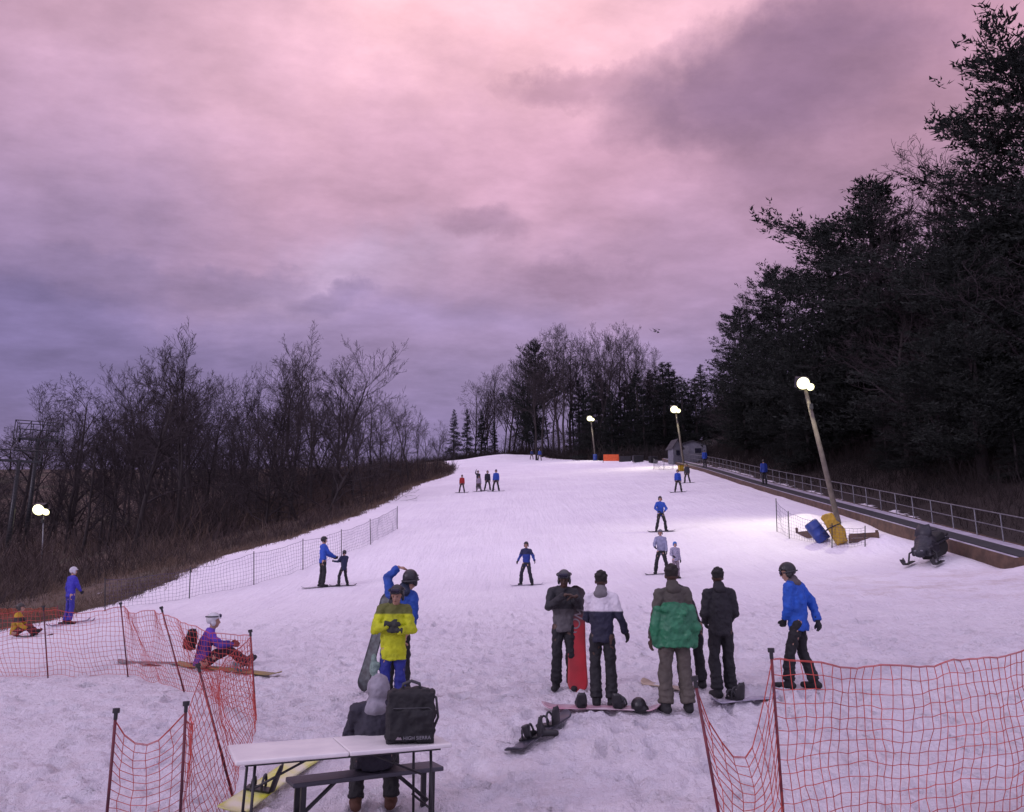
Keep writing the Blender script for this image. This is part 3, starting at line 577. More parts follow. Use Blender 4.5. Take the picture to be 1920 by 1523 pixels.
g=gat(1270,97); g.x-=.2; house('booth','narrow grey booth with pointed roof left of the operator hut','hut',g,R(20),1.3,1.2,2.0,.9,M['hutwall'],[(0,1.3,.5,.6)],None)
g=gat(1366,150); g.z=zat(g.y,860); house('house','dark gabled house with chimney behind the trees at right','house',g,R(-12),9,8,7,3.5,M['roof'],[(-2.3,5,1,1.4),(0,5,1,1.4),(2.3,5,1,1.4)],None,True,.5)
g=hit(1146,867); t=thing('banner','orange rectangular banner on two posts at top of the slope','banner',g)
m=MB(); m.box((0,0,.65),(2.2,.04,.95)); m.build('banner_sheet',M['orange'],t)
for s in(-1,1): m=MB(); m.tube([(s*1.15,0,-.1),(s*1.15,0,1.25)],.04,6); m.build('post',M['darkmetal'],t)
g=hit(1277,884); t=thing('storage_box','small yellow box beside the conveyor near the hut','box',g,R(15)); m=MB(); m.box((0,0,.3),(.5,.4,.6)); m.build('box_body',M['yellow'],t,bev=.03); m=MB(); m.box((0,0,.63),(.54,.44,.06)); m.build('lid',M['darkmetal'],t,bev=.01)
for i,(px,py,w) in enumerate(((1172,866,1.6),(1196,866,1.3),(1225,868,1.0))):
    g=hit(px,py); t=thing('equipment_crate',['dark crate right of the orange banner','dark crate between banner and hut','dark crate nearest the hut at slope top'][i],'crate',g,R(10*i)); m=MB(); m.box((0,0,.35),(w,.6,.7)); m.build('crate_body',M['darkmetal'],t,bev=.05); m=MB(); m.box((0,0,.72),(w*1.03,.64,.05)); m.build('lid',M['roof'],t)
# chairlift at left ---------------------------------------------
def lift_tower(label,px,top,D,big=False,sc_=1):
    g=gat(px,D); H=(zat(g.y,top)-g.z)/sc_; t=thing('chairlift_tower',label,'chairlift tower',g,R(25),None,sc_)
    m=MB(); m.tube([(0,0,-.5),(0,0,H)],[.35,.22],12); m.build('pole',M['darkmetal'],t,True)
    m=MB(); m.box((0,0,H-.2),(5.2,.35,.3)); m.tube([(-2.6,0,H+1.2),(2.6,0,H+1.2)],.08,6); m.tube([(-2.4,0,H),(-2.4,0,H+1.2)],.08,6); m.tube([(2.4,0,H),(2.4,0,H+1.2)],.08,6); m.tube([(-2.4,0,H),(0,0,H+1.2),(2.4,0,H)],.06,6); m.build('crossarm',M['darkmetal'],t)
    for s in(-1,1):
        m=MB(); m.box((s*2.4,0,H-.5),(.2,2.4,.25)); 
        for k in range(4): m.tube([(s*2.4-.12,-.9+.6*k,H-.3),(s*2.4+.12,-.9+.6*k,H-.3)],.22,10)
        m.build('sheave_train',M['darkmetal'],t)
    m=MB()
    for k in range(int(H/.4)): m.tube([(-.25,-.38,k*.4),(.25,-.38,k*.4)],.03,5)
    m.tube([(-.25,-.38,0),(-.25,-.38,H)],.03,5); m.tube([(.25,-.38,0),(.25,-.38,H)],.03,5); m.build('ladder',M['darkmetal'],t)
    if big:
        m=MB()
        for z in(H-1.6,H+2.3): m.tube([(-3,-1,z),(3,-1,z),(3,1.6,z),(-3,1.6,z),(-3,-1,z)],.07,5)
        for x in(-3,-1,1,3):
            for yy in(-1,1.6): m.tube([(x,yy,H-1.6),(x,yy,H+2.3)],.06,5)
        for x in(-3,-1,1): m.tube([(x,-1,H-1.6),(x+2,-1,H+2.3)],.05,5)
        m.build('platform_frame',M['darkmetal'],t)
    return g,H*sc_
gA,hA=lift_tower('dark chairlift tower with latticed platform at far left',42,822,70,True,.62)
gB,hB=lift_tower('dark chairlift tower cut by the left edge of the view',6,862,55,False,.55)
m=MB(); a=gA+V((-1.4,-.5,hA-.1)); b=gB+V((-1.2,-.5,hB-.1)); m.tube([a,(a+b)/2-V((0,0,.3)),b,b+V((-12,-30,-4))],.02,5); tag(m.build('lift_cable',M['darkmetal']),'thin dark cable strung between the far left chairlift towers','cable')
# ---------------------------------------------------------------- nets
def fence(label,posts,H,cell,rs,sm_,pm,rp,sag=.12,wob=.012,name='safety_net_fence',postover=.08,capm=None,group=None):
    o0=V(posts[0][0]); t=thing(name,label,'net fence',o0,0,group); nb=MB(); rnd=random.Random(len(posts)*7+int(H*10)); off=rnd.uniform(0,99)
    nv=max(4,int(H/cell))
    def string(pts): nb.tube(pts,rs,3,False)
    for i in range(len(posts)-1):
        (b0,t0),(b1,t1)=posts[i],posts[i+1]; L=(b1-b0).length; nu=max(2,int(L/cell)); sg=sag if not isinstance(sag,(list,tuple)) else sag[i]
        hd=(b1-b0).normalized(); nrm=V((-hd.y,hd.x,0)); grid=[]
        for u in range(nu+1):
            fu=u/nu; B=b0.lerp(b1,fu); 
            gz=G(B.x,B.y)+.04; B.z=max(B.z,gz) if (fu not in(0,1)) else B.z+.04
            T=t0.lerp(t1,fu)-V((0,0,sg*4*fu*(1-fu))); row=[]
            for v in range(nv+1):
                fv=v/nv; p=B.lerp(T,fv); w=noise.noise_vector(p*1.7+V((off,0,0)))*wob*3.5+noise.noise_vector(p*7+V((off,3,0)))*wob*1.3
                e=1 if 0<fu<1 else .2
                p=p+w*e+nrm*(.07*math.sin(math.pi*fu)*math.sin(fv*3+fu*5))*min(1,L/2); row.append(p-o0)
            grid.append(row)
        for u in range(nu+1):
            if u<nu or i==len(posts)-2: string(grid[u])
        for v in range(nv+1):
            string([grid[u][v] for u in range(nu+1)])
        string([g_[-1]+V((0,0,.008)) for g_ in grid])
    nb.build('net',sm_,t)
    for b,tp in posts:
        m=MB(); d=(tp-b); m.tube([b-o0-d*.08,b-o0+d*(1+postover/d.length)],rp,7); po=m.build('post',pm,t,True)
        if capm:
            e=b-o0+d*(1+postover/d.length); u=d.normalized(); m=MB(); m.tube([e-u*.07,e-u*.02,e-u*.02,e+u*.015],[rp*1.3,rp*1.3,rp*2.3,rp*2.3],9); m.build('post_cap',capm,po)
    return t
def PT(bx,by,tx,ty,Dtop=None):
    b=hit(bx,by); return (b,topat(b.y+(Dtop or 0),tx,ty))
fence('red safety net fence winding around the left side of the snow',[PT(-130,1280,-150,1145),PT(90,1272,82,1146),PT(240,1270,227,1140),PT(346,1300,305,1149),PT(480,1350,470,1195),PT(437,1497,375,1262,.0),PT(334,1600,348,1338),PT(192,1620,216,1352)],1.15,.078,.0033,M['redstring'],M['redpole'],.012,sag=[.03,.03,.04,.08,.1,.22,.22],wob=.016,capm=M['blackplastic'])
fence('red safety net fence at lower right corner in the foreground',[PT(1368,1640,1306,1292),PT(1474,1600,1447,1238),PT(2060,1495,2040,1205)],1.15,.085,.0038,M['redstring'],M['redpole'],.012,sag=[.60,.12],wob=.018,capm=M['blackplastic'])
gp=[PT(745,992,745,952),PT(695,1020,694,976),PT(640,1043,640,996),PT(568,1068,568,1014),PT(476,1097,476,1038),PT(355,1122,357,1067),PT(197,1146,197,1088)]
fence('long dark net fence along the left edge of the ski slope',gp,1.1,.13,.0042,M['greynet'],M['darkmetal'],.018,sag=.08)
fence('low orange net fence at far left edge behind the seated person',[PT(-120,1166,-120,1138),PT(0,1162,0,1142),PT(110,1160,108,1140)],.5,.10,.005,mat('orange_net',(.40,.07,.02),.7),M['redpole'],.015,sag=.02)
fence('thin grey net fence around the blue barrel and yellow pad',[PT(1457,998,1455,938),PT(1480,1010,1478,962),PT(1560,1026,1560,985),PT(1622,1024,1622,990)],1.0,.14,.0042,M['greynet'],M['darkmetal'],.02,sag=.06)
fence('small pale net fence near the hut at the conveyor top',[PT(1226,880,1226,862),PT(1245,882,1245,864),PT(1262,880,1262,862)],1.0,.2,.010,M['steel'],M['steel'],.03,sag=.04)
# ---------------------------------------------------------------- trees
def bare_proto(seed,spread=1.0,upb=.5,lv=4,H=10.0,tr=.16,first=.25,nl=(11,7,5,4),fine=.0075):
    rnd=random.Random(seed); T=MB(); C=MB()
    def grow(p,d,L,r,lvl,mb):
        n=6 if lvl==0 else (4 if lvl<3 else 3); pts=[p]; q=V(p); dd=V(d)
        rad=[r]
        for i in range(n):
            dd=(dd+V((rnd.gauss(0,1),rnd.gauss(0,1),rnd.gauss(0,.7)+ (.25 if lvl else .5)*upb))*(.09 if lvl==0 else .19)).normalized()
            q=q+dd*L/n; pts.append(V(q)); rad.append(max(fine,r*(1-(i+1)/n*.82)))
        mb.tube(pts,rad,8 if lvl==0 else (5 if lvl==1 else 3),lvl<2)
        if lvl>=lv: return
        k=nl[lvl]
        for i in range(k):
            t=(first if lvl==0 else .2)+(1-(first if lvl==0 else .2))*(i+rnd.random())/k; t=min(t,.99)
            f=t*n; a=int(f); b=pts[a].lerp(pts[a+1],f-a); dl=(pts[a+1]-pts[a]).normalized()
            az=rnd.uniform(0,6.28); e1,e2=frame(dl); sp=rnd.uniform(.5,1.0)*spread
            nd=(dl*math.cos(sp)+(e1*math.cos(az)+e2*math.sin(az))*math.sin(sp)+V((0,0,.16*upb))).normalized()
            ll=L*(rnd.uniform(.36,.58)*(1.12-.6*t) if lvl==0 else rnd.uniform(.38,.6)*(1.1-.4*t))
            grow(b,nd,ll,max(fine,rad[a]*(.55 if lvl==0 else .58)),lvl+1,C)
    grow(V((0,0,-.3)),V((rnd.uniform(-.08,.08),rnd.uniform(-.08,.08),1)).normalized(),H*.97,tr,0,T)
    mx=max(v[2] for v in C.v+T.v); 
    return T,C,mx
def pine_proto(seed,H=10.0,dens=1.0,shape='pine'):
    rnd=random.Random(seed); T=MB(); C=MB(); T.tube([(0,0,-.3),(.05,0,H*.5),(0,.03,H*.97)],[.17,.11,.03],8)
    nl=int(104*dens); fs=[]; vs=[]
    lob=[(rnd.uniform(0,6.28),rnd.uniform(.15,.9),rnd.uniform(.3,.7)) for _ in range(8)]
    ga=rnd.gauss; un=rnd.uniform
    for i in range(nl):
        t=(i+rnd.random())/nl; az=un(0,6.28)
        if shape=='pine':
            z=H*(.10+.885*t); R0=H*.25*min(1,(1-t)**.6*1.05+.02)*(.6+.45*rnd.random())
            for la,lt,lw in lob:
                if abs(t-lt)<.07 and math.cos(az-la)>.3: R0*=1+lw
            up0=.10+.55*t
        else: z=H*(.04+.95*t); R0=H*.21*(1-t)**.85*(.75+.35*rnd.random())+.12; up0=-.12+.3*t
        d=V((math.cos(az),math.sin(az),up0+ga(0,.1))); b=V((0,0,z)); e=b+d*R0; side=V((-d.y,d.x,0))
        C.tube([b,b.lerp(e,.6)-V((0,0,.03*R0)),e],[.03*(1-t)+.01,.014,.005],3,False)
        nt=max(6,int(R0*22))
        for k in range(nt):
            s=(.12+.88*(k+rnd.random())/nt); wd=R0*.30*(1.1-s)+.06
            o_=side*ga(0,wd)+d*ga(0,.04)+V((0,0,ga(0,.05+.03*R0))); c=b.lerp(e,s)+o_
            tw=(d*.7+side*(1 if o_.dot(side)>0 else -1)*.6+V((0,0,.25))).normalized()
            for q in range(12):
                cc=c+tw*un(-.12,.14)+V((ga(0,.035),ga(0,.035),ga(0,.025)))
                dd=(V((ga(0,.7),ga(0,.7),ga(0,.45)+.3))+tw*.9).normalized()*un(.07,.16)
                w=V((ga(0,1),ga(0,1),ga(0,1))).normalized()*un(.017,.036)
                o=len(vs); vs+= [cc-w,cc+w,cc+dd]; fs.append((o,o+1,o+2))
    C.add(vs,fs); return T,C,H
PR={}
def proto(kind,i):
    k=(kind,i)
    if k in PR: return PR[k]
    if kind=='bare': T,C,h=bare_proto(10+i,[.95,1.05,.9,1.1][i%4],[.5,.35,.6,.4][i%4],first=[.3,.22,.35,.28][i%4])
    elif kind=='tall': T,C,h=bare_proto(50+i,.75,.8,4,10,.13,.35,(12,6,5,3))
    elif kind=='shrub': T,C,h=bare_proto(80+i,1.05,.5,3,10,.10,.05,(18,9,6))
    elif kind=='pine': T,C,h=pine_proto(20+i,10,1.15)
    else: T,C,h=pine_proto(40+i,10,.9,'cedar')
    fm=M['pine'] if kind=='pine' else (M['cedar'] if kind=='cedar' else M['twig'])
    PR[k]=(T.mesh('trunk',M['bark'],True),C.mesh('crown',fm,False),h); return PR[k]
def tree(kind,i,px,top,D,label,group,wide=1.0,name=None):
    g=gat(px,D)
    for _ in range(3):
        z=zat(g.y,top); x=(px-960)/F*(g.y*CT+(z-2.1)*ST); g=V((x,g.y,G(x,g.y)))
    tm,cm,h=proto(kind,i); H=z-g.z
    if H<1.0: return
    s=H/h; w=s*wide
    t=thing(name or {'bare':'bare_tree','tall':'bare_tree','shrub':'bare_shrub','pine':'pine_tree','cedar':'cedar_tree'}[kind],label,'tree' if kind!='shrub' else 'shrub',g,random.uniform(0,6.28),group)
    t.scale=(w,w,s)
    for nm,me in(('trunk',tm),('crown',cm)):
        o=bpy.data.objects.new(nm,me); col.objects.link(o); o.parent=t
rnd=random.Random(5)
LG='bare trees of the wood left of the slope'
env=curve([(0,830),(40,800),(75,745),(110,750),(150,715),(205,740),(240,672),(300,650),(350,630),(410,645),(440,700),(480,672),(540,640),(580,622),(640,640),(680,706),(720,720),(780,718),(835,765)])
def okD(px,lo,hi):
    for _ in range(40):
        D=rnd.uniform(lo,hi); g=gat(px,D)
        if g.x<XE(g.y)-2.8: return D
    return 118
for (px,tp,D,k,i,w,lb) in ((72,714,95,'bare',0,1.0,'bare spreading tree standing at the far left skyline'),(160,696,88,'bare',1,1.1,'rounded bare tree right of the chairlift'),(366,606,62,'tall',0,.9,'tall slender bare tree left of centre in the left wood'),
  (640,598,66,'tall',1,1.1,'tallest bare tree with open forked crown at right of the left wood'),(565,608,64,'bare',2,.8,'dense bare tree left of the tallest forked one'),(285,648,58,'bare',3,1.0,'bare tree with drooping twigs in the left wood')):
    tree(k,i,px,tp,D,lb,None,w)
px=60
while px<838:
    px+=rnd.uniform(22,34) if px<215 else rnd.uniform(11,20); tp=env(px)+abs(rnd.gauss(0,42))+5; D=okD(px,60,118)
    k=rnd.choice(['bare','bare','tall']); tree(k,rnd.randrange(4) if k=='bare' else rnd.randrange(3),px,tp,D,'dark bare tree in the dense wood left of the slope',LG,rnd.uniform(.65,1.0))
px=-60
while px<845:
    px+=rnd.uniform(15,26); tp=env(px)+rnd.uniform(95,190); D=okD(px,55,110)
    tree('shrub',rnd.randrange(3),px,min(tp,885) if px>230 else rnd.uniform(850,900),D,'low bare shrub under the wood left of the slope','low shrubs under the left wood',rnd.uniform(1.1,1.8))
px=-120
while px<500:
    px+=rnd.uniform(14,24); tree(rnd.choice(['bare','shrub']),rnd.randrange(3),px,rnd.uniform(795,845),rnd.uniform(135,190),'distant bare tree on the skyline far behind the left wood','distant trees behind the left wood',rnd.uniform(1.5,2.4))
for px,tp in ((852,768),(876,768),(903,770),(926,792)):
    tree('cedar',rnd.randrange(2),px,tp,172,'pointed dark conifer in the gap at the crest','pointed conifers at the crest',.9,name='conifer_tree')
HG='bare trees at the top of the slope'
env2=curve([(880,705),(920,680),(960,662),(1000,650),(1030,612),(1080,606),(1130,602),(1180,604),(1212,640),(1240,700)])
px=880
while px<1225:
    px+=rnd.uniform(8,15); tp=env2(px)+abs(rnd.gauss(0,14)); D=rnd.uniform(168,185) if px<1000 else rnd.uniform(140,168)
    k=rnd.choice(['bare','bare','tall']); tree(k,rnd.randrange(4) if k=='bare' else rnd.randrange(3),px,tp,D,'bare tree in the grove at the top of the slope',HG,rnd.uniform(.65,.95))
tree('pine',0,1003,636,160,'dark irregular pine at left of the hilltop grove',None,.8)
CG='dark conifers massed at the top of the slope'
for px in range(1085,1365,12):
    tp={0:700,1:690,2:672,3:720}[rnd.randrange(4)]+(30 if px<1180 else 0)+(30 if px>1320 else 0)+rnd.uniform(-8,25)
    tree('cedar',rnd.randrange(2),px,tp,rnd.uniform(128,150),'dark conifer massed behind the lamp posts at the slope top',CG,rnd.uniform(1.1,1.5),name='conifer_tree')
for px in range(950,1240,14):
    tree('shrub',rnd.randrange(3),px,rnd.uniform(770,810),rnd.uniform(165,172) if px<1040 else rnd.uniform(134,150),'bare shrub at the foot of the hilltop grove','shrubs at the foot of the hilltop grove',rnd.uniform(1.2,1.8))
RG='trees of the dark wood right of the conveyor'
for (k,i,px,tp,D,w,lb) in (('pine',1,1625,336,56,1.4,'tall dark pine with rounded top above the nearest lamp post'),('pine',2,1910,82,44,1.4,'tallest dark pine at the upper right edge'),('pine',0,1452,500,76,1.2,'middle dark pine left of the tall rounded one'),('pine',2,1385,575,84,1.1,'slim dark pine at left end of the right wood'),
   ('pine',1,1545,415,66,1.2,'dark pine leaning against the left side of the tall rounded one'),('pine',0,2010,150,40,1.4,'dark pine cut by the right edge of the view'),('bare',1,1755,250,48,.9,'large bare tree between the two tallest pines'),('bare',3,1835,215,47,.8,'bare tree with fine twigs left of the tallest pine'),
   ('tall',0,1705,290,52,1.0,'slender bare tree right of the tall rounded pine'),('bare',0,1395,545,90,.8,'bare tree behind the slim pine at left end of the right wood'),('pine',1,1745,480,58,1.5,'broad dark pine filling the gap below the large bare tree'),('pine',2,1850,420,50,1.5,'broad dark pine under the tallest pine'),
   ('bare',2,1680,300,49,.7,'bare tree in front of the right side of the tall rounded pine'),('bare',0,1790,190,50,.7,'tall bare tree with thin crown reaching toward the tallest pine')):
    tree(k,i,px,tp,D,lb,None,w)
env3=curve([(1330,710),(1400,620),(1460,580),(1540,520),(1640,490),(1750,460),(1850,400),(1960,330)])
px=1335
while px<2100:
    px+=rnd.uniform(13,23); tp=env3(min(px,1955))+rnd.uniform(0,180); k=rnd.choice(['pine','pine','pine','bare','cedar'])
    D=rnd.uniform(50,100) if px<1600 else rnd.uniform(38,80)
    g=gat(px,D)
    if g.x<XC(g.y)+5: D=(XC(100)+8)*F/(px-960) if px<1480 else 70
    tree(k,rnd.randrange({'pine':3,'bare':4,'tall':2,'cedar':2}[k]),px,tp,D,{'pine':'dark pine within the wood right of the conveyor','cedar':'dark conifer within the wood right of the conveyor','bare':'bare tree within the wood right of the conveyor'}[k],RG,rnd.uniform(1.2,1.7))
px=1335
while px<2100:
    px+=rnd.uniform(16,26); D=(rnd.uniform(55,85) if px<1550 else rnd.uniform(36,60)); g=gat(px,D)
    if g.x<XC(g.y)+4.5: D=(XC(100)+7)*F/(px-960) if px<1480 else 62
    tree(rnd.choice(['shrub','cedar','cedar']),rnd.randrange(2),px,rnd.uniform(660,800),D,'low dark growth at the edge of the wood right of the conveyor','low growth at the edge of the right wood',rnd.uniform(1.3,2.0))
# brush -------------------------------------------------------------
def stems(name,label,cat,m,pts,n,kind='stuff'):
    r=random.Random(3); vs=[]; fs=[]
    for (x,y,h) in pts:
        for k in range(n):
            a=V((x+r.gauss(0,.3*h**.5),y+r.gauss(0,.3*h**.5),0)); a.z=G(a.x,a.y)-.05
            d=V((r.gauss(0,.38),r.gauss(0,.38),1)).normalized(); L=h*r.uniform(.3,1.25); w=(.004+.003*h)*(1+a.y/70); mid=a+d*L*.55; tip=mid+(d+V((r.gauss(0,.45),r.gauss(0,.45),-.1))).normalized()*L*.5
            s=V((w,0,0)); o=len(vs); vs+=[a-s,a+s,mid-s*.7,mid+s*.7,tip]; fs+=[(o,o+1,o+3,o+2),(o+2,o+3,o+4)]
            for q in range(3):
                b=a.lerp(mid,r.uniform(.3,1)); e=b+V((r.gauss(0,.7),r.gauss(0,.4),r.uniform(.1,.8))).normalized()*L*.35; o=len(vs); vs+=[b-s*.6,b+s*.6,e]; fs.append((o,o+1,o+2))
    mb=MB(); mb.v=[tuple(v) for v in vs]; mb.f=fs; return tag(mb.build(name,m),label,cat,None,kind)
pts=[];ptt=[]
for i in range(10500):
    y=20+130*rnd.random()**1.5; e=XE(y); dd=abs(rnd.gauss(0,1))*22+.2; x=e-dd
    nv_=noise.noise(V((x*.14,y*.10,0))); n2_=noise.noise(V((x*.45,y*.3,7)))
    if nv_<-.12 and dd>2.5: continue
    h_=(.3+min(1.9,dd*.12)+.9*rnd.random()**2)*(.3+.7*sm(24,50,y))*max(.2,1+1.4*nv_+.9*n2_)
    (ptt if n2_+nv_*.5<.03 else pts).append((x,y,h_))
stems('brush','dense reddish brown bare brush covering the ground left of the slope','brush',M['brush'],pts,4)
stems('brush','tan dry weeds between the dark brush left of the slope','brush',M['tan'],ptt,4)
pts=[]
for i in range(4500):
    y=17+75*rnd.random()**1.6; x=XE(y)-rnd.random()**2*18+.3*rnd.random(); pts.append((x,y,rnd.uniform(.15,.5)))
stems('dry_grass','pale dry grass and weeds along the left snow edge','grass',M['grass'],pts,6)
pts=[]
for i in range(4600):
    y=18+95*rnd.random(); x=XC(y)+2.6+abs(rnd.gauss(0,1))*9; pts.append((x,y,(rnd.uniform(.3,.9)+min(2.4,.22*(x-XC(y)-2)))*max(.3,1+noise.noise(V((x*.4,y*.4,0))))))
for i in range(1500):
    x=rnd.uniform(-20,24); y=YE(x)+1.5+abs(rnd.gauss(0,6)); pts.append((x,y,rnd.uniform(.8,3)))
stems('brush','dark bare undergrowth on the wooded bank behind the handrail and at the crest','undergrowth',M['under'],pts,4)
# ---------------------------------------------------------------- ground
def axis_vals(lo,hi,fine0,fine1,step,grow):
    v=[fine0]; 
    while v[-1]<fine1: v.append(v[-1]+step)
    s=step
    while v[-1]<hi: s=min(s*grow,9); v.append(v[-1]+s)
    s=step; a=[fine0]
    while a[-1]>lo: s=min(s*grow,9); a.append(a[-1]-s)
    return a[::-1][:-1]+v
xs=axis_vals(-260,260,-5,5,.05,1.03); ys=axis_vals(-80,400,7.0,12,.045,1.0155)
nx,ny=len(xs),len(ys); vs=[]; att=[]
prints=[]
rp_=random.Random(11)
for i in range(3800):
    y=rp_.uniform(6.5,22); x=rp_.uniform(-9,11); prints.append((x,y,rp_.uniform(0,3.14),rp_.uniform(.025,.075)))
cell={}
for p in prints: cell.setdefault((int(p[0]//.4),int(p[1]//.4)),[]).append(p)
for y in ys:
    e=XE(y); c=XC(y)+2.0
    for x in xs:
        z=G(x,y); s=min(x-e,YE(x)-y,(c-x) if y>15 else 50)
        if 3<y<42 and abs(x)<26 and s>-1:
            k=1-.85*sm(15,32,y); p=V((x,y,0))
            z+=k*(.045*noise.noise(p*1.7)+.042*noise.noise(p*4.1)+.030*noise.noise(p*9.0))
            if y<22.5:
                ci,cj=int(x//.4),int(y//.4)
                for a_ in(-1,0,1):
                    for b_ in(-1,0,1):
                        for (fx,fy,fa,fd) in cell.get((ci+a_,cj+b_),()):
                            dx=x-fx; dy=y-fy; u=(dx*math.cos(fa)+dy*math.sin(fa))/.16; v=(-dx*math.sin(fa)+dy*math.cos(fa))/.075; q=u*u+v*v
                            if q<4: z+=fd*(-math.exp(-q*1.6)+.45*math.exp(-(q-1.6)**2*2))
        if y>=20: z+=.05*noise.noise(V((x*.35,y*.35,4)))
        vs.append((x,y,z)); att.append(max(.26,min(1,.5+s*.42)) if s>-14 else .16)
me=bpy.data.meshes.new('ground'); me.from_pydata(vs,[],[(j*nx+i,j*nx+i+1,(j+1)*nx+i+1,(j+1)*nx+i) for j in range(ny-1) for i in range(nx-1)])
me.polygons.foreach_set('use_smooth',[True]*len(me.polygons)); a=me.attributes.new('snow','FLOAT','POINT'); a.data.foreach_set('value',att)
gm=bpy.data.materials.new('snow_ground'); n,l=nodes(gm); b=n['Principled BSDF']
def N(t,**k):
    q=n.new(t)
    for a_,v_ in k.items(): q.inputs[a_].default_value=v_
    return q
tcn=N('ShaderNodeTexCoord'); at_=N('ShaderNodeAttribute'); at_.attribute_name='snow'
def noi(scale,detail=5,vec=None,rough=.55):
    q=N('ShaderNodeTexNoise',Scale=scale,Detail=detail,Roughness=rough); l.new(vec or tcn.outputs['Object'],q.inputs['Vector']); return q.outputs['Fac']
def math_(op,a_,b_=None,c_=None,clamp=False):
    q=n.new('ShaderNodeMath'); q.operation=op; q.use_clamp=clamp
    for i_,v_ in enumerate((a_,b_,c_)):
        if v_ is None: continue
        if isinstance(v_,(int,float)): q.inputs[i_].default_value=v_
        else: l.new(v_,q.inputs[i_])
    return q.outputs[0]
def mixc(f,a_,b_):
    q=n.new('ShaderNodeMix'); q.data_type='RGBA'
    for i_,v_ in ((0,f),(6,a_),(7,b_)):
        if isinstance(v_,(int,float)): q.inputs[i_].default_value=v_
        elif isinstance(v_,tuple): q.inputs[i_].default_value=(*v_,1)
        else: l.new(v_,q.inputs[i_])
    return q.outputs[2]
def mr(v,a_,b_,c_=0,d_=1):
    q=n.new('ShaderNodeMapRange'); l.new(v,q.inputs[0])
    for i_,x_ in enumerate((a_,b_,c_,d_)): q.inputs[i_+1].default_value=x_
    return q.outputs[0]
mask=mr(math_('ADD',at_.outputs['Fac'],math_('ADD',math_('MULTIPLY',math_('SUBTRACT',noi(.55,6),.5),.9),math_('MULTIPLY',math_('SUBTRACT',noi(3,4),.5),.35))),.47,.53)
mp=N('ShaderNodeMapping'); mp.inputs['Scale'].default_value=(2.4,.13,1); mp.inputs['Rotation'].default_value=(0,0,.12); l.new(tcn.outputs['Object'],mp.inputs['Vector'])
mp2=N('ShaderNodeMapping'); mp2.inputs['Scale'].default_value=(1.8,.16,1); mp2.inputs['Rotation'].default_value=(0,0,-.6); l.new(tcn.outputs['Object'],mp2.inputs['Vector'])
st1=noi(1,6,mp.outputs[0],.7); st2=noi(1,6,mp2.outputs[0],.7)
snowc=mixc(mr(noi(.35,6),.35,.68),(.90,.86,.92),(.82,.77,.85))
snowc=mixc(mr(noi(7,6,None,.65),.48,.72,0,.4),snowc,(.70,.65,.72))
snowc=mixc(mr(st1,.52,.70,0,.3),snowc,(.70,.65,.75)); snowc=mixc(mr(st2,.54,.70,0,.25),snowc,(.70,.65,.75))
sepn=N('ShaderNodeSeparateXYZ'); l.new(tcn.outputs['Object'],sepn.inputs[0])
dx=math_('MULTIPLY',math_('SUBTRACT',sepn.outputs[0],12.5),.18); dy=math_('MULTIPLY',math_('SUBTRACT',sepn.outputs[1],22.5),.20)
spot=math_('SUBTRACT',1,math_('ADD',math_('MULTIPLY',dx,dx),math_('MULTIPLY',dy,dy)),clamp=True)
nearf=mr(sepn.outputs[1],12.5,7.5,0.02,.6)
dirt=math_('MULTIPLY',math_('MAXIMUM',spot,nearf),mr(noi(1.1,8,None,.72),.47,.70),clamp=True)
snowc=mixc(math_('MULTIPLY',dirt,.7),snowc,(.52,.41,.38))
lit=mixc(mr(noi(1.2,7),.35,.65),(.06,.038,.030),(.12,.082,.058)); lit=mixc(mr(noi(.12,4),.5,.62),lit,(.05,.044,.024))
lit=mixc(mr(sepn.outputs[0],6,12),lit,(.022,.014,.012))
l.new(mixc(mask,lit,snowc),b.inputs['Base Color']); b.inputs['Roughness'].default_value=.8
near=mr(sepn.outputs[1],14,34,1,.3)
hgt=math_('ADD',math_('MULTIPLY',math_('ADD',noi(4.5,7,None,.7),math_('MULTIPLY',noi(14,5,None,.65),.7)),near),math_('ADD',math_('MULTIPLY',st1,.9),math_('MULTIPLY',st2,.7)))
bp=N('ShaderNodeBump',Strength=1.0,Distance=.14); l.new(hgt,bp.inputs['Height']); l.new(bp.outputs[0],b.inputs['Normal'])
me.materials.append(gm); go=bpy.data.objects.new('ground',me); col.objects.link(go); tag(go,'trampled snow slope edged by brown woodland floor','ground',None,'structure')
# ---------------------------------------------------------------- sky
w=bpy.data.worlds.new('World'); sc.world=w; w.use_nodes=True; n=w.node_tree.nodes; l=w.node_tree.links; bg=n['Background']; out=n['World Output']
tcn=N('ShaderNodeTexCoord'); dv=tcn.outputs['Generated']
sepn=N('ShaderNodeSeparateXYZ'); l.new(dv,sepn.inputs[0])
z=math_('MAXIMUM',sepn.outputs[2],0.0)
zz=math_('ADD',z,.16)
cmb=N('ShaderNodeCombineXYZ'); l.new(math_('DIVIDE',sepn.outputs[0],zz),cmb.inputs[0]); l.new(math_('DIVIDE',sepn.outputs[1],zz),cmb.inputs[1]); cmb.inputs[2].default_value=3.3
mpc=N('ShaderNodeMapping'); mpc.inputs['Scale'].default_value=(.8,1.15,1); mpc.inputs['Rotation'].default_value=(0,0,-.5); l.new(cmb.outputs[0],mpc.inputs['Vector'])
cn=noi(1.25,9,mpc.outputs[0],.55); cn2=noi(3.6,10,mpc.outputs[0],.62); cn3=noi(8.5,10,mpc.outputs[0],.62)
wn=N('ShaderNodeTexNoise',Scale=4.2,Detail=9.0,Roughness=.62); l.new(dv,wn.inputs['Vector'])
vm=n.new('ShaderNodeVectorMath'); vm.operation='SUBTRACT'; l.new(wn.outputs['Color'],vm.inputs[0]); vm.inputs[1].default_value=(.5,.5,.5)
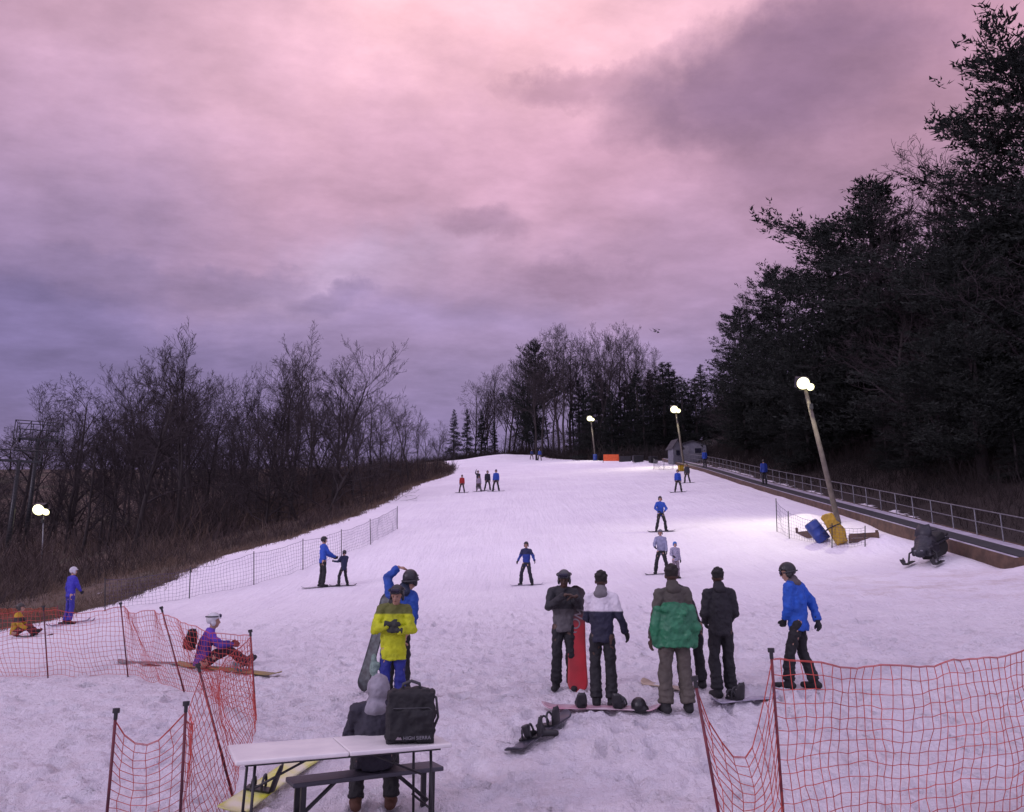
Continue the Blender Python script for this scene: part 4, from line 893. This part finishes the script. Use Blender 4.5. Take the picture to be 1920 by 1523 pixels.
vs_=n.new('ShaderNodeVectorMath'); vs_.operation='MULTIPLY_ADD'; l.new(vm.outputs[0],vs_.inputs[0]); vs_.inputs[1].default_value=(.26,.26,.16); l.new(dv,vs_.inputs[2])
wd=vs_.outputs[0]
def spot(px,py,wx,wy,s=0.0,hard=0):
    """soft elliptical patch of sky around a direction, half widths in degrees"""
    d=ray(px,py).normalized(); az=math.atan2(d.x,d.y); r=V((math.cos(az),-math.sin(az),0)); u=r.cross(d)
    def dt(v):
        q=n.new('ShaderNodeVectorMath'); q.operation='DOT_PRODUCT'; l.new(wd,q.inputs[0]); q.inputs[1].default_value=tuple(v); return q.outputs['Value']
    a_=math_('MULTIPLY',dt(r),1/math.sin(R(wx))); b_=math_('MULTIPLY',dt(u),1/math.sin(R(wy)))
    if s: a_=math_('ADD',a_,math_('MULTIPLY',b_,s))
    rr=math_('ADD',math_('MULTIPLY',a_,a_),math_('MULTIPLY',b_,b_))
    if hard: g_=mr(rr,1.6,.3)
    else: g_=math_('POWER',2.718,math_('MULTIPLY',rr,-1.0))
    fr=math_('GREATER_THAN',dt(d),0); return math_('MULTIPLY',g_,fr,None,True)
rp=n.new('ShaderNodeValToRGB'); l.new(z,rp.inputs[0]); el=rp.color_ramp.elements
el[0].position=0; el[0].color=(.18,.15,.29,1); el[1].position=1; el[1].color=(.62,.50,.78,1)
for p_,c_ in((.16,(.215,.18,.345)),(.26,(.295,.235,.395)),(.36,(.41,.29,.43)),(.48,(.51,.33,.44)),(.62,(.68,.43,.51)),(.8,(.62,.46,.66))):
    e=el.new(p_); e.color=(*c_,1)
c=rp.outputs[0]
def lay(c,f,k,colr): return mixc(math_('MULTIPLY',f,k,clamp=True),c,colr)
c=lay(c,spot(100,200,24,18),.7,(.46,.32,.44))
c=lay(c,spot(200,430,18,5,.3),.5,(.38,.29,.45))
c=lay(c,spot(-50,660,24,8),.75,(.15,.135,.29))
c=lay(c,spot(150,600,12,2.2,.3),.5,(.135,.12,.25))
c=lay(c,spot(850,-60,15,12),1.0,(1.08,.68,.68))
c=lay(c,spot(1000,90,9,6),.6,(1.0,.61,.63))
c=lay(c,spot(450,60,12,6,.4),.45,(.66,.42,.50))
c=lay(c,spot(780,330,12,6,-.5),.55,(.64,.40,.51))
c=lay(c,spot(1120,300,12,5,.2),.5,(.62,.36,.47))
c=lay(c,spot(1850,-10,13,10),.8,(.78,.45,.52))
c=lay(c,spot(1500,470,14,5),.4,(.45,.29,.41))
c=lay(c,spot(680,520,5,3,-.6),.6,(.58,.46,.62))
cm=mr(cn,.36,.56,.45,1.0)
c=lay(c,math_('MULTIPLY',spot(1400,160,9,3.8,-.2,1),cm),.85,(.245,.155,.235))
c=lay(c,math_('MULTIPLY',spot(1580,260,9.5,6.5,.3,1),cm),.8,(.27,.17,.255))
c=lay(c,math_('MULTIPLY',spot(1640,70,8,5,0,1),cm),.75,(.29,.18,.265))
c=lay(c,spot(1060,165,3.4,1.3,0,1),.5,(.36,.21,.29))
c=lay(c,spot(870,425,3.4,1.2,0,1),.5,(.31,.20,.29))
c=lay(c,spot(1090,520,4.2,1.5,.3,1),.5,(.29,.19,.28))
c=lay(c,spot(640,570,3.2,.9,0,1),.5,(.20,.155,.28)); c=lay(c,spot(480,520,5,1.2,0,1),.4,(.24,.19,.32)); c=lay(c,spot(150,490,5,1.1,0,1),.4,(.24,.19,.32))
c=lay(c,spot(820,620,17,1.6),.4,(.33,.27,.47))
f2=mr(cn2,.3,.7,.84,1.18); f1=mr(cn,.3,.7,.88,1.14); f3=mr(cn3,.3,.7,.91,1.09)
vmul=n.new('ShaderNodeVectorMath'); vmul.operation='SCALE'; l.new(c,vmul.inputs[0]); l.new(math_('MULTIPLY',math_('MULTIPLY',f1,f2),f3),vmul.inputs[3]); c=vmul.outputs[0]
vt=n.new('ShaderNodeVectorMath'); vt.operation='MULTIPLY'; l.new(c,vt.inputs[0]); vt.inputs[1].default_value=(1.0,.93,1.03); c=vt.outputs[0]
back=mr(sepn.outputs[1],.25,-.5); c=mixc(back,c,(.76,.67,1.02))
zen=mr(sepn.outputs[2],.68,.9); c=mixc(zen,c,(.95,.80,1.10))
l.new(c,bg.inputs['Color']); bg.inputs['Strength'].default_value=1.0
sk=n.new('ShaderNodeTexSky'); sk.sky_type='NISHITA'; sk.sun_disc=False; sk.sun_elevation=R(1); sk.sun_rotation=R(200)
b2=n.new('ShaderNodeBackground'); l.new(sk.outputs[0],b2.inputs['Color']); b2.inputs['Strength'].default_value=.02
ad=n.new('ShaderNodeAddShader'); l.new(bg.outputs[0],ad.inputs[0]); l.new(b2.outputs[0],ad.inputs[1]); l.new(ad.outputs[0],out.inputs['Surface'])
sl=bpy.data.lights.new('sun','SUN'); sl.energy=.9; sl.angle=R(14); sl.color=(.95,.82,1); so=bpy.data.objects.new('sun',sl); col.objects.link(so); so.rotation_euler=(R(68),0,R(-62))
cd=bpy.data.cameras.new('camera'); cd.sensor_width=36; cd.lens=36*F/1920; cd.clip_end=2000; cd.clip_start=.05
co=bpy.data.objects.new('camera',cd); col.objects.link(co); co.location=CAM; co.rotation_euler=(R(90)+TH,0,0); sc.camera=co
sc.view_settings.view_transform='Standard'; sc.view_settings.look='None'; sc.view_settings.exposure=0
print('STATS ground',nx,ny)
